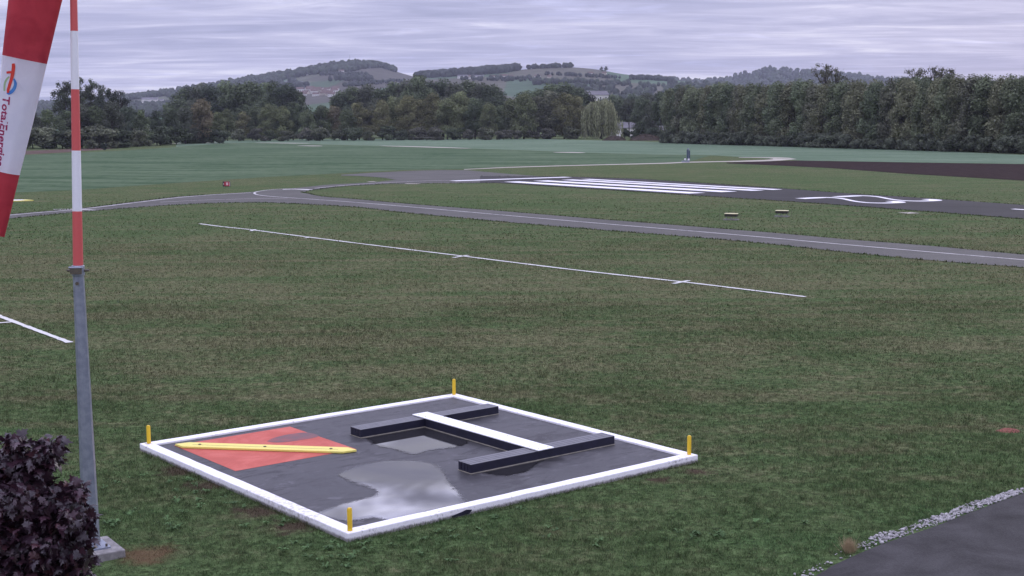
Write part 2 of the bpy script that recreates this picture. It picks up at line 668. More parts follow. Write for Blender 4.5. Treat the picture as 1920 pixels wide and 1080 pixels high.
for a, b in (((560, 273.2), (600, 274.2)), ((715, 273.6), (880, 278.4)), ((1040, 285.6), (1092, 287)), ((480, 267.6), (580, 269.2)), ((315, 269.5), (415, 267.6))):
    pa, pb = ground_at(*a), ground_at(*b)
    pts = smooth_line([pa, ((pa[0] + pb[0]) / 2, (pa[1] + pb[1]) / 2 + 1.5), pb], 6)
    struct(line_obj('field_path', pts, [1.5 + 3.5 * math.sin(math.pi * i / (len(pts) - 1)) for i in range(len(pts))], .036, M_TRACK))

# taxiways, apron and runway
tx_near = [(-250, 436), (-100, 420), (20, 410), (150, 397.7), (300, 386), (380, 382), (440, 380.3), (497, 380), (584, 383.7), (672, 389), (759, 399), (940, 416), (1120, 431), (1300, 445), (1446, 458), (1592, 474), (1760, 490), (1920, 502), (2150, 521)]
tx_far = [(-250, 429), (-100, 412.5), (20, 402), (150, 391), (233, 381), (333, 369), (430, 363.2), (500, 361.5), (564, 360.5), (602, 368.5), (672, 374), (759, 382), (940, 396), (1120, 411), (1300, 425), (1446, 436.5), (1592, 449.6), (1740, 461), (1920, 478), (2150, 497)]


def x_pairs(near, far, n=120):
    near, far = np.array(near, float), np.array(far, float)
    xs_ = np.linspace(near[0, 0], near[-1, 0], n)
    return ([ground_at(x, np.interp(x, near[:, 0], near[:, 1])) for x in xs_],
            [ground_at(x, np.interp(x, far[:, 0], far[:, 1])) for x in xs_])


def x_strip(name, near, far, z, mat, n=120):
    a, b = x_pairs(near, far, n)
    m = MB()
    m.add([(p[0], p[1], z) for p in a] + [(p[0], p[1], z) for p in b], [(i, i + 1, n + i + 1, n + i) for i in range(n - 1)])
    return m.build(name, mat)


taxiway = struct(x_strip('taxiway', tx_near, tx_far, .020, M_TAXI), 'grey asphalt taxiway with worn centre line')
br_near = [(380, 372), (480, 371), (545, 366), (568, 360.5), (584, 357.2), (642, 349.8), (730, 345), (817, 344), (934, 343.2), (990, 346)]
br_far = [(380, 366), (440, 362.5), (476, 360), (505, 356.2), (555, 353), (613, 346.7), (701, 342), (742, 337.5), (800, 334), (870, 334), (934, 334), (990, 334)]
branch = struct(x_strip('taxiway_branch', br_near, br_far, .024, M_TAXI, 70), 'taxiway branch leading to the runway threshold')
ap_near = [(640, 329.6), (670, 330.2), (701, 332), (725, 334.2), (742, 337.6), (800, 337), (870, 337), (934, 336.5), (1010, 336)]
ap_far = [(640, 328), (700, 324), (774, 320.4), (830, 319), (876, 319.5), (915, 323), (960, 327), (1010, 330.6)]
apron = struct(x_strip('turning_apron', ap_near, ap_far, .028, M_TAXI, 50), 'dusty grey turning apron behind the runway')
rw_near = [(900, 343.4), (934, 343.4), (976, 346), (1320, 368), (1500, 379.5), (1700, 394), (1920, 411), (2150, 430)]
rw_far = [(900, 331), (1000, 331), (1070, 331.8), (1200, 336), (1464, 353.5), (1580, 362.5), (1750, 373), (1920, 385), (2150, 402)]
runway = struct(x_strip('runway', rw_near, rw_far, .033, M_RUNWAY), 'dark asphalt runway with white threshold markings')

RO = np.array([-7.07, 171.9]); RA = math.radians(-57.5)
RD = np.array([math.cos(RA), math.sin(RA)]); RN = np.array([-RD[1], RD[0]])


def rw(s, n):
    p = RO + RD * s + RN * n
    return (p[0], p[1])


def rw_poly(name, pts, z=.039, parent=runway):
    m = MB(); m.sheet([rw(*p) for p in pts], z)
    return m.build(name, M_WHITE_RW, parent)


rw_poly('threshold_bar', [(-.9, -.3), (.9, -.3), (1.1, 17.2), (-.7, 17.2)])
for n0, n1 in ((3.1, 5.3), (7.4, 9.6), (11.6, 13.4), (14.6, 16.0)):
    rw_poly('threshold_stripe', [(6.6, n0), (41.6, n0 + .1), (41.6, n1 + .1), (6.6, n1)])


def digit(n0):
    pts = [(55.0, n0), (55.0, n0 + 1.2), (55.0, n0 + 2.6), (55.3, n0 + 3.25), (56.4, n0 + 3.35), (58.0, n0 + 2.7), (60.0, n0 + 1.45), (61.7, n0 + .55), (63.2, n0 + .15), (64.3, n0 + .5),
           (64.8, n0 + 1.4), (64.7, n0 + 2.5), (64.0, n0 + 3.2), (62.8, n0 + 3.4)]
    wd = [1.4, 1.4, 1.4, 1.0, .65, .5, .5, .52, .65, .85, 1.05, 1.15, 1.1, 1.0]
    sm = smooth_line(pts, 5)
    ww = np.interp(np.linspace(0, len(wd) - 1, len(sm)), range(len(wd)), wd)
    o = line_obj('runway_digit', [rw(*p) for p in sm], list(ww), .039, M_WHITE_RW, runway)
    o['label'] = 'white painted figure 2'
    return o


digit(5.5)
digit(10.3)
rw_poly('centre_dash', [(76.5, 8.0), (106, 8.0), (106, 8.6), (76.5, 8.6)])
# worn lines on the taxiways
line_obj('centre_line', gl([(555, 353.8), (520, 355), (490, 358.2), (477, 361.8), (484, 365.8), (512, 369), (555, 372), (642, 378), (759, 387.5), (940, 403.5), (1120, 419), (1300, 434), (1446, 446.7), (1592, 460), (1860, 483), (2150, 507)]), .20, .0285, M_LINE, taxiway)
line_obj('edge_line', gl([(-250, 431.5), (20, 403.6), (150, 392.6), (233, 382.8), (333, 371), (400, 365.5), (470, 361.6)]), .28, .0265, M_LINE, taxiway)
line_obj('centre_line', gl([(300, 379.5), (380, 375.5), (470, 373), (540, 372)]), .16, .0255, M_LINE, taxiway)
line_obj('hold_mark', gl([(530, 355.5), (560, 355.2), (584, 356.6)]), 1.0, .0310, M_LINE, branch)
line_obj('hold_mark', gl([(100, 393.2), (140, 392.6), (176, 394.6)]), .5, .0310, M_LINE, taxiway)
line_obj('centre_line', gl([(590, 353.5), (660, 347), (730, 342.5), (800, 339.5), (850, 338.5)]), .25, .0345, M_LINE, branch)
for pts in ([(690, 341.4), (704, 341)], [(760, 345), (785, 345.2)], [(1693, 400.5), (1716, 399.6)]):
    a, b = ground_at(*pts[0]), ground_at(*pts[1])
    struct(line_obj('pale_pad', smooth_line([a, b], 4), 1.3, .040, M_TRACK), None)

# the service road in the near corner, with its gravel edge
road_edge = [(1480, 1108), (1545, 1072), (1563, 1061), (1647, 1024), (1747, 990), (1830, 958), (1920, 925), (2060, 872), (2300, 790)]
re_ = gl(road_edge, 6)
rd = np.array([re_[-1][0] - re_[0][0], re_[-1][1] - re_[0][1]]); rd /= np.linalg.norm(rd)
rn = np.array([rd[1], -rd[0]])
m = MB()
far_e = [(p[0] + rn[0] * 9, p[1] + rn[1] * 9) for p in re_]
k = len(re_)
m.add([(p[0], p[1], .012) for p in re_] + [(p[0], p[1], .012) for p in far_e], [(i, k + i, k + i + 1, i + 1) for i in range(k - 1)])
struct(m.build('service_road', M_ROAD), 'dark asphalt road in the near right corner')

# ------------------------------------------------------------------ hills
HILLS = {}


def hill(name, sky_px, y_ridge, y_base, mat, label, shape=.85):
    px = np.array([p[0] for p in sky_px], float)
    py = np.array([p[1] for p in sky_px], float)
    xs_ = np.linspace(px[0], px[-1], 110)
    ysl = np.interp(xs_, px, py)
    ker = np.array([1, 2, 3, 2, 1]) / 9
    ysm = np.convolve(np.pad(ysl, 2, mode='edge'), ker, 'valid')
    HILLS[name] = (xs_, ysm, y_ridge, y_base, shape)
    rows = 26
    V = []
    for j in range(rows):
        t = j / (rows - 1)
        for x, yy in zip(xs_, ysm):
            V.append(hill_param(name, x, yy, t))
    back = 6
    for j in range(1, back + 1):
        for x, yy in zip(xs_, ysm):
            p = hill_param(name, x, yy, 1.0)
            q = 1 + .12 * j
            V.append((p[0] * q, p[1] * q, p[2] * (1 - (j / back) ** 1.5) - (3 if j == back else 0)))
    n = len(xs_)
    Fc = [(j * n + i, j * n + i + 1, (j + 1) * n + i + 1, (j + 1) * n + i) for j in range(rows + back - 1) for i in range(n - 1)]
    m = MB(); m.add(V, Fc)
    return struct(m.build(name, mat, smooth=True), label)


def hill_param(name, x, yy, t):
    _, _, yr, yb, sh = HILLS[name]
    dx, dy, dz = ray(x, yy)
    er = dz / dy
    e0 = (-1.5 - EYE) / yb
    Y = yb + (yr - yb) * t
    el = e0 + (er - e0) * t ** sh
    z = EYE + el * Y
    wob = 3.0 * math.sin(x * .021 + t * 7) * math.sin(t * math.pi) ** 1
    return (dx / dy * Y, Y, z + wob * t)


def hill_pt(name, px, py):
    xs_, ysm, yr, yb, sh = HILLS[name]
    yy = float(np.interp(px, xs_, ysm))
    _, dy, dz = ray(px, yy); er = dz / dy
    _, dy2, dz2 = ray(px, py); e1 = dz2 / dy2
    e0 = (-1.5 - EYE) / yb
    t = max(0.0, min(1.0, (e1 - e0) / (er - e0))) ** (1 / sh)
    return hill_param(name, px, yy, t)


def hill_mat(name, cols, scale, seed):
    m, nt = new_mat(name)
    pos = nt.node('ShaderNodeNewGeometry').outputs['Position']
    mp = nt.mapping(pos, (1, .35, 0), .3 + seed)
    vo = nt.node('ShaderNodeTexVoronoi')
    nt.l.new(mp, vo.inputs['Vector'])
    vo.inputs['Scale'].default_value = scale
    vo.inputs['Randomness'].default_value = .85
    s = nt.node('ShaderNodeSeparateColor')
    nt.l.new(vo.outputs['Color'], s.inputs[0])
    r = nt.node('ShaderNodeValToRGB')
    r.color_ramp.interpolation = 'CONSTANT'
    el = r.color_ramp.elements
    el[0].color = (*cols[0], 1)
    el[1].position = 1.0 / len(cols); el[1].color = (*cols[1], 1)
    for i in range(2, len(cols)):
        e_ = el.new(i / len(cols)); e_.color = (*cols[i], 1)
    nt.l.new(s.outputs[0], r.inputs[0])
    n = nt.noise(pos, .03, 5, .7)
    sc_ = nt.node('ShaderNodeVectorMath', operation='SCALE')
    nt.l.new(r.outputs[0], sc_.inputs[0])
    nt.l.new(nt.range(n, .25, .75, .75, 1.25), sc_.inputs['Scale'])
    finish(nt, sc_.outputs[0], .95, .1)
    return m


HC = [(.060, .105, .056), (.075, .080, .052), (.050, .088, .040), (.080, .088, .052), (.066, .115, .060), (.062, .058, .044), (.046, .075, .040)]
M_HILL1 = hill_mat('vineyard_hill', HC, .0075, 0)
M_HILL2 = hill_mat('farmland_hill', [(.070, .066, .050), (.056, .095, .048), (.080, .078, .054), (.050, .085, .045), (.074, .070, .048), (.062, .108, .058)], .006, .5)
M_HILL3 = hill_mat('wooded_ridge', [(.05, .07, .04), (.06, .08, .045)], .005, 0)
hill('left_hill', [(-300, 214), (0, 203), (150, 192), (240, 186), (350, 170), (450, 153), (540, 140), (620, 125), (656, 120), (700, 122), (740, 133), (765, 141), (800, 150), (860, 160), (950, 175), (1050, 200)], 3500, 1500, M_HILL1,
     'wooded vineyard hill')
hill('middle_hill', [(560, 205), (640, 188), (740, 165), (780, 147), (850, 141), (975, 131), (1010, 128), (1070, 125.5), (1120, 130), (1160, 138), (1250, 149), (1300, 154), (1360, 161), (1450, 172), (1600, 190)], 2900, 1350, M_HILL2,
     'open farmland hill with brown and green fields')
hill('right_ridge', [(1000, 185), (1100, 168), (1180, 154), (1250, 150), (1300, 154), (1350, 154), (1380, 145), (1410, 138), (1440, 132), (1480, 133), (1540, 138), (1600, 144), (1680, 152), (1800, 160), (2000, 166), (2300, 170)], 4600, 2300, M_HILL3,
     'dark wooded ridge')

# woods on the hills: far-off masses of crowns


def ico():
    t = (1 + 5 ** .5) / 2
    v = np.array([(-1, t, 0), (1, t, 0), (-1, -t, 0), (1, -t, 0), (0, -1, t), (0, 1, t), (0, -1, -t), (0, 1, -t), (t, 0, -1), (t, 0, 1), (-t, 0, -1), (-t, 0, 1)], float)
    v /= np.linalg.norm(v[0])
    f = [(0, 11, 5), (0, 5, 1), (0, 1, 7), (0, 7, 10), (0, 10, 11), (1, 5, 9), (5, 11, 4), (11, 10, 2), (10, 7, 6), (7, 1, 8), (3, 9, 4), (3, 4, 2), (3, 2, 6), (3, 6, 8), (3, 8, 9), (4, 9, 5), (2, 4, 11), (6, 2, 10), (8, 6, 7), (9, 8, 1)]
    V = [tuple(x) for x in v]; cache = {}; F2 = []

    def mid(a, b):
        k_ = (min(a, b), max(a, b))
        if k_ not in cache:
            q = np.array(V[a]) + np.array(V[b]); q /= np.linalg.norm(q); cache[k_] = len(V); V.append(tuple(q))
        return cache[k_]
    for a, b, c in f:
        x, y, z = mid(a, b), mid(b, c), mid(c, a)
        F2 += [(a, x, z), (b, y, x), (c, z, y), (x, y, z)]
    return np.array(V), np.array(F2)


ICO_V, ICO_F = ico()


def leaf_mat(name, base, use_obj=True, hue=.2, rough=.8, scale=.6, trans=.25):
    m, nt = new_mat(name)
    pos = nt.node('ShaderNodeNewGeometry').outputs['Position']
    n = nt.noise(pos, scale, 4, .7)
    col = base
    if use_obj:
        oi = nt.node('ShaderNodeObjectInfo')
        col = oi.outputs['Color']
    at = nt.node('ShaderNodeAttribute'); at.attribute_name = 'rnd'
    sc_ = nt.node('ShaderNodeVectorMath', operation='SCALE')
    nt.put(sc_.inputs[0], col)
    f = nt.math('MULTIPLY', nt.range(n, .25, .75, .7, 1.3), nt.range(at.outputs['Fac'], 0, 1, .50, 1.75, False))
    nt.l.new(f, sc_.inputs['Scale'])
    finish(nt, sc_.outputs[0], rough, .2, trans=trans)
    return m


M_WOOD = leaf_mat('far_wood_leaves', (.022, .031, .018), False, scale=.05, trans=0)
M_WOODS_DARK = leaf_mat('far_wood_dark', (.018, .024, .017), False, scale=.05, trans=0)


def wood(name, hname, poly, count, hgt, mat, label):
    """poly: list of (px, ytop, ybottom): a band over the hill"""
    poly = np.array(poly, float)
    V, Fs, A = [], [], []
    o = 0
    # crowns spread over the band
    for i in range(count):
        x = RNG.uniform(poly[0, 0], poly[-1, 0])
        y0, y1 = np.interp(x, poly[:, 0], poly[:, 1]), np.interp(x, poly[:, 0], poly[:, 2])
        p = hill_pt(hname, x, RNG.uniform(y0, y1))
        h = hgt * RNG.uniform(.65, 1.2)
        r = h * RNG.uniform(.36, .52)
        nz = 1 + RNG.uniform(-.28, .28, len(ICO_V))
        vv = ICO_V * nz[:, None] * np.array([r, r, h * .52]) + np.array([p[0], p[1], p[2] + h * .5])
        V.append(vv); Fs.append(ICO_F + o); o += len(vv)
        A.append(np.full(len(vv), RNG.uniform(0, 1)))
    me = np_mesh(name, np.concatenate(V), np.concatenate(Fs).ravel(), 3, mat, {'rnd': np.concatenate(A)})
    ob = bpy.data.objects.new(name, me)
    COL.objects.link(ob)
    return stuff(ob, label, 'wood')


wood('hilltop_wood', 'left_hill', [(-250, 212, 225), (0, 200, 222), (150, 190, 220), (240, 184, 188), (310, 174, 181), (340, 170, 196), (400, 161, 185), (450, 153, 165), (520, 142, 152), (580, 131, 141), (620, 124, 137), (656, 119.5, 136), (690, 121, 129), (715, 124.5, 127), (742, 133, 136)], 3000, 12, M_WOOD,
     'dark wood covering the ridge of the left hill')
wood('foot_wood', 'left_hill', [(200, 198, 222), (260, 197, 222), (300, 197, 222), (345, 195, 222)], 260, 13, M_WOOD, 'wood at the foot of the hills in front of the mansion')
wood('hillside_copse', 'left_hill', [(618, 147, 153), (640, 146, 152), (700, 149, 155)], 45, 11, M_WOODS_DARK, 'small copse on the open slope of the left hill')
wood('hillside_thicket', 'left_hill', [(470, 152, 160), (520, 153, 168), (575, 158, 170)], 90, 13, M_WOODS_DARK, 'dark thicket above the village on the left hill')
wood('hill_hedgerow', 'left_hill', [(600, 141, 142), (640, 140, 141.5), (690, 141, 142.5)], 60, 7, M_WOODS_DARK, 'hedgerow crossing the upper fields of the left hill')
wood('slope_hedgerow', 'left_hill', [(640, 160, 162), (700, 157, 160), (760, 152, 156)], 70, 8, M_WOODS_DARK, 'hedgerow on the lower slope of the left hill')
wood('field_hedgerow', 'middle_hill', [(1020, 141, 142), (1090, 142, 143.5), (1170, 146, 148)], 60, 7, M_WOODS_DARK, 'hedgerow across the brown field of the middle hill')
wood('east_hedgerow', 'middle_hill', [(1180, 148, 150), (1220, 149, 151), (1262, 152, 154)], 90, 9, M_WOODS_DARK, 'tree belt at the right end of the middle hill')
wood('lower_hedgerow', 'middle_hill', [(1000, 158, 161), (1080, 156, 159), (1180, 157, 160)], 80, 9, M_WOOD, 'broken hedgerow below the farmhouses')
wood('summit_wood', 'middle_hill', [(779, 141, 147), (800, 139, 146), (850, 136, 144), (900, 134, 141), (940, 132, 138), (972, 131, 132.5)], 800, 12.5, M_WOODS_DARK, 'dense wood on top of the middle hill')
wood('crest_scrub', 'middle_hill', [(990, 129, 130), (1030, 126.5, 128), (1074, 125.5, 127)], 60, 9, M_WOODS_DARK, 'scrub trees along the brown crest of the middle hill')
wood('valley_trees', 'middle_hill', [(1040, 172, 190), (1120, 168, 205), (1200, 162, 205), (1300, 160, 205), (1420, 170, 205)], 330, 12, M_WOOD, 'bluish trees in the valley below the middle hill')
wood('farm_trees', 'middle_hill', [(865, 147, 151), (930, 148, 153), (1020, 149, 156)], 60, 8, M_WOODS_DARK, 'garden trees between the farmhouses on the middle hill')
wood('ridge_forest', 'right_ridge', [(1100, 168, 185), (1180, 155, 180), (1250, 151, 178), (1300, 154, 178), (1350, 154, 178), (1380, 145, 175), (1440, 132, 172), (1540, 138, 172), (1680, 152, 175), (1800, 160, 178), (2000, 166, 180)], 2600, 15, M_WOOD,
     'dark forest on the far right ridge')

# houses on the hills
M_WALLW = simple('house_render_white', (.70, .68, .64), (.58, .56, .52), .3, .8, .3, 0)
M_WALLC = simple('house_render_cream', (.50, .44, .36), (.42, .37, .30), .3, .8, .3, 0)
M_ROOFR = simple('roof_tile_red', (.125, .080, .066), (.095, .062, .054), .4, .8, .3, 0)
M_ROOFG = simple('roof_slate_grey', (.15, .14, .15), (.11, .105, .115), .4, .7, .3, 0)
M_PANE = simple('window_pane_dark', (.03, .035, .04), (.02, .02, .025), .3, .2, .5, 0)


def house_meshes(w, d, h, rh, wall, roof, nwin):
    a = MB(); a.box((0, 0, h / 2), (w, d, h))
    a.add([(-w / 2, -d / 2, h), (-w / 2, d / 2, h), (-w / 2, 0, h + rh)], [(0, 2, 1)])
    a.add([(w / 2, -d / 2, h), (w / 2, d / 2, h), (w / 2, 0, h + rh)], [(0, 1, 2)])
    r = MB(); e_ = .5
    k_ = rh / (d / 2)
    for s in (-1, 1):
        r.add([(-w / 2 - e_, s * (d / 2 + e_), h - k_ * e_ + .12), (w / 2 + e_, s * (d / 2 + e_), h - k_ * e_ + .12), (w / 2 + e_, 0, h + rh + .12), (-w / 2 - e_, 0, h + rh + .12),
               (-w / 2 - e_, s * (d / 2 + e_), h - k_ * e_ + .37), (w / 2 + e_, s * (d / 2 + e_), h - k_ * e_ + .37), (w / 2 + e_, 0, h + rh + .42), (-w / 2 - e_, 0, h + rh + .42)],
              [(0, 1, 2, 3), (4, 5, 6, 7), (0, 1, 5, 4), (1, 2, 6, 5), (3, 0, 4, 7)])
    wins = []
    for i in range(nwin):
        q = MB(); q.box((-w / 2 + (i + .5) * w / nwin, -d / 2 - .03, h * .52), (1.1, .08, 1.4)); wins.append(q.mesh('window', M_PANE))
    return a.mesh('wall', wall), r.mesh('roof', roof), wins


HOUSE = {k_: house_meshes(*v_) for k_, v_ in dict(
    white=(13, 9, 5.5, 3.2, M_WALLW, M_ROOFR, 3), cream=(11, 9, 5.0, 3.4, M_WALLC, M_ROOFR, 3), long=(24, 10, 5.0, 3.0, M_WALLW, M_ROOFG, 5),
    red=(10, 9, 4.4, 3.8, M_WALLC, M_ROOFR, 2), hall=(34, 12, 9.0, 4.0, M_WALLW, M_ROOFG, 7)).items()}


def house(kind, loc, rz, label, s=1.0, group=None, name='house', z_sink=1.2):
    t = thing(name, label, 'house', (loc[0], loc[1], loc[2] - z_sink), rz, group)
    t.scale = (s, s, s)
    a, r, wins = HOUSE[kind]
    for nm, me in [('wall', a), ('roof', r)] + [('window', w_) for w_ in wins]:
        o = bpy.data.objects.new(nm, me); COL.objects.link(o); o.parent = t
    return t


vil = sorted([(562 + i * 3.15 + random.uniform(-1, 1), random.choice((168, 171, 174, 177, 180)) + random.uniform(-1, 1)) for i in range(22)])
for i, (px, py) in enumerate(vil):
    house(random.choice(('red', 'white', 'white', 'cream', 'white')), hill_pt('left_hill', px, py), random.uniform(-.5, .5),
          'small house in the hillside village, ' + ordinal(i) + ' from the left', random.uniform(.8, 1.15), 'village houses on the left hill')
for (k_, px, py, s, lab) in [
        ('white', 640, 136.5, .9, 'white house below the wood on top of the left hill'),
        ('white', 577, 140.5, .6, 'tiny white house at the lower edge of the left hilltop wood'),
        ('long', 543, 155.5, .9, 'long white building above the village roofs'),
        ('long', 560, 155, .7, 'second pale building above the village, right of the long one'),
        ('cream', 684, 150, .9, 'cream house beside the copse on the left hill slope')]:
    house(k_, hill_pt('left_hill', px, py), random.uniform(-.3, .3), lab, s)
house('hall', hill_pt('left_hill', 281, 193), .12, 'long white mansion among trees at the left foot of the hills', 1.0, None, 'mansion', 0)
house('long', hill_pt('left_hill', 298, 190.5), -.1, 'white wing of the mansion, standing just right of it', .8, None, 'mansion_wing', 0)
far = [('long', 868, 146, .9), ('white', 884, 147, .9), ('long', 898, 146, .8), ('white', 925, 147, .8), ('white', 944, 148, 1.1), ('cream', 958, 147.5, .8), ('long', 985, 148, .7), ('white', 1008, 147.5, .8), ('cream', 1030, 147, .7)]
for i, (k_, px, py, s) in enumerate(far):
    house(k_, hill_pt('middle_hill', px, py), random.uniform(-.35, .35), 'farmhouse in the row on the middle hill, ' + ordinal(i) + ' from the left', s, 'farmhouses on the middle hill')
house('white', hill_pt('middle_hill', 1107, 139.5), .2, 'white house on the crest left of the two lone trees', .8)
house('cream', hill_pt('middle_hill', 1133, 139), -.2, 'cream house under the two lone crest trees', .8)
house('long', depth_at(1112, 176, 1150), .3, 'white house showing above the trees left of the willow', 1.0, None, 'house', 6)

# ------------------------------------------------------------------ trees
M_BARK = simple('bark', (.060, .050, .042), (.035, .030, .026), 2.0, .95, .1, .4, .03)
M_LEAF = leaf_mat('tree_leaves', (.05, .07, .03))
M_NEEDLE = leaf_mat('willow_leaves', (.05, .07, .03), scale=.9)


def leaf_cloud(centers, radii, count, size, seed, flat=.8, shell=.45, up=.35, aspect=1.5):
    """diamond leaf sprays around lobes -> verts, face list, rnd"""
    r = np.random.default_rng(seed)
    centers = np.array(centers, float); radii = np.array(radii, float)
    w = radii ** 2; w /= w.sum()
    idx = r.choice(len(centers), count, p=w)
    d = r.normal(size=(count, 3)); d /= np.linalg.norm(d, axis=1)[:, None]
    rr = (shell + (1 - shell) * r.random(count) ** .6)
    # uneven lobes
    bump_ = 1 + .22 * np.sin(d[:, 0] * 5 + idx) * np.cos(d[:, 2] * 4 + idx * 1.7)
    p = centers[idx] + d * (radii[idx] * rr * bump_)[:, None] * np.array([1, 1, flat])
    nrm = d + r.normal(size=(count, 3)) * .7 + np.array([0, 0, up]); nrm /= np.linalg.norm(nrm, axis=1)[:, None]
    a = np.cross(nrm, r.normal(size=(count, 3))); a /= np.linalg.norm(a, axis=1)[:, None]
    b = np.cross(nrm, a)
    s = size * r.uniform(.55, 1.3, count)[:, None]
    V = np.stack([p - a * s * aspect * .5, p + b * s * .42 + nrm * s * .12, p + a * s * aspect * .5, p - b * s * .42 + nrm * s * .12], 1).reshape(-1, 3)
    Fq = np.arange(count * 4)
    lob = r.random(len(centers))
    A = np.repeat(np.clip(.55 * lob[idx] + .45 * r.random(count), 0, 1), 4)
    return V, Fq, A


def proto_tree(kind, seed):
    r = np.random.default_rng(seed)
    tr = MB()
    if kind == 'round':                                   # broad crown 18 m high, foliage low
        H_ = 18.0
        cs, rs = [], []
        for i in range(26):
            z = r.uniform(3.0, 15.5)
            env = 6.0 * math.sin(math.pi * min(1, (z + 3.2) / 20.5)) ** .7
            a = r.uniform(0, 6.283); q = env * r.uniform(.25, .78)
            cs.append((q * math.cos(a), q * math.sin(a), z)); rs.append(r.uniform(1.7, 3.0))
        cs.append((0, 0, 15.6)); rs.append(2.4)
        V, Fq, A = leaf_cloud(cs, rs, 7500, .50, seed)
        limbs = [(cs[i]) for i in range(0, 26, 4)]; tt = 13
    elif kind == 'poplar':                                # tall narrow hedge-like tree
        H_ = 18.0
        cs, rs = [], []
        for i in range(30):
            z = r.uniform(1.2, 16.2)
            env = 3.1 * (1 - max(0, (z - 12) / 9.0))
            a = r.uniform(0, 6.283); q = env * r.uniform(.2, .7)
            cs.append((q * math.cos(a), q * math.sin(a), z)); rs.append(r.uniform(1.1, 1.9))
        cs.append((0, 0, 16.3)); rs.append(1.5)
        V, Fq, A = leaf_cloud(cs, rs, 8000, .36, seed, 1.25, .35)
        limbs = [cs[i] for i in range(0, 30, 5)]; tt = 16
    elif kind == 'airy':                                  # sparse backlit crown
        H_ = 20.0
        cs, rs = [], []
        for i in range(80):
            z = r.uniform(5, 19.0)
            env = 6.0 * math.sin(math.pi * min(1, max(0, (z - 3.2)) / 17.6)) ** .6
            a = r.uniform(0, 6.283); q = env * r.uniform(.15, 1.0) ** .7
            cs.append((q * math.cos(a), q * math.sin(a), z)); rs.append(r.uniform(.6, 1.3))
        V, Fq, A = leaf_cloud(cs, [q * 1.25 for q in rs], 6400, .34, seed, .9, .05)
        limbs = cs[::4]; tt = 17
    elif kind == 'twiggy':                                # thin top with few leaves
        H_ = 20.0
        cs, rs = [], []
        for i in range(90):
            z = r.uniform(9, 19.4)
            env = 4.6 * math.sin(math.pi * min(1, max(.05, (z - 6.5) / 13.6))) ** .6
            a = r.uniform(0, 6.283); q = env * r.uniform(.05, 1.0) ** .6
            cs.append((q * math.cos(a), q * math.sin(a), z)); rs.append(r.uniform(.4, .9))
        V, Fq, A = leaf_cloud(cs, rs, 2600, .27, seed, 1.0, .05)
        limbs = cs[::4]; tt = 17
    elif kind == 'raised':                                # bare stem below, crown above 6 m
        H_ = 18.0
        cs, rs = [], []
        for i in range(22):
            z = r.uniform(8.0, 15.6)
            env = 5.0 * math.sin(math.pi * min(1, (z - 4.5) / 13.5)) ** .7
            a = r.uniform(0, 6.283); q = env * r.uniform(.2, .8)
            cs.append((q * math.cos(a), q * math.sin(a), z)); rs.append(r.uniform(1.4, 2.4))
        V, Fq, A = leaf_cloud(cs, rs, 3600, .58, seed)
        limbs = cs[::3]; tt = 13
    elif kind == 'bush':
        H_ = 6.0
        cs, rs = [], []
        for i in range(16):
            z = r.uniform(.6, 4.4)
            env = 3.6 * math.sin(math.pi * min(1, (z + 1.4) / 7.2)) ** .7
            a = r.uniform(0, 6.283); q = env * r.uniform(.1, .8)
            cs.append((q * math.cos(a), q * math.sin(a), z)); rs.append(r.uniform(.9, 1.6))
        V, Fq, A = leaf_cloud(cs, rs, 2600, .45, seed)
        limbs = cs[::4]; tt = 3.0
    tr.tube([(0, 0, -.3), (.1, .05, tt * .3), (-.1, .1, tt * .65), (0, 0, tt)], [H_ * .020, H_ * .015, H_ * .009, H_ * .003], 7)
    for c in limbs:
        z0 = max(.2 * H_ if kind != 'bush' else .2, min(c[2] - 1.0, tt * .85) * r.uniform(.55, .95))
        mid = (c[0] * .45, c[1] * .45, z0 + (c[2] - z0) * .6)
        tr.tube([(0, 0, z0), mid, (c[0], c[1], c[2] + .3)], [H_ * .007, H_ * .004, H_ * .0012], 5, False)
        if kind in ('airy', 'twiggy'):
            for q in range(3):
                e_ = (c[0] * 1.0 + r.normal() * .9, c[1] + r.normal() * .9, min(H_, c[2] + r.uniform(.2, 1.3)))
                tr.tube([mid, ((mid[0] + e_[0]) / 2, (mid[1] + e_[1]) / 2, (mid[2] + e_[2]) / 2 + .2), e_], [.06, .045, .02], 4, False)
    zmax = V[:, 2].max()
    V[:, 2] = np.maximum(V[:, 2] * (H_ / zmax), .05)
    return np_mesh('crown', V, Fq, 4, M_LEAF, {'rnd': A}), tr.mesh('trunk', M_BARK, True), H_


PROTO = {'round': [proto_tree('round', 11 + i) for i in range(5)], 'poplar': [proto_tree('poplar', 31 + i) for i in range(5)],
         'airy': [proto_tree('airy', 51 + i) for i in range(3)], 'twiggy': [proto_tree('twiggy', 61 + i) for i in range(2)],
         'raised': [proto_tree('raised', 71 + i) for i in range(2)], 'bush': [proto_tree('bush', 81 + i) for i in range(4)]}

TONES = [(.068, .084, .050), (.076, .094, .052), (.090, .096, .048), (.060, .076, .050), (.100, .100, .050), (.098, .082, .050), (.072, .080, .056), (.082, .102, .054)]
BRIGHT = [(.100, .114, .056), (.116, .116, .058), (.088, .106, .056), (.112, .098, .058), (.075, .094, .052), (.092, .096, .062), (.106, .120, .058)]


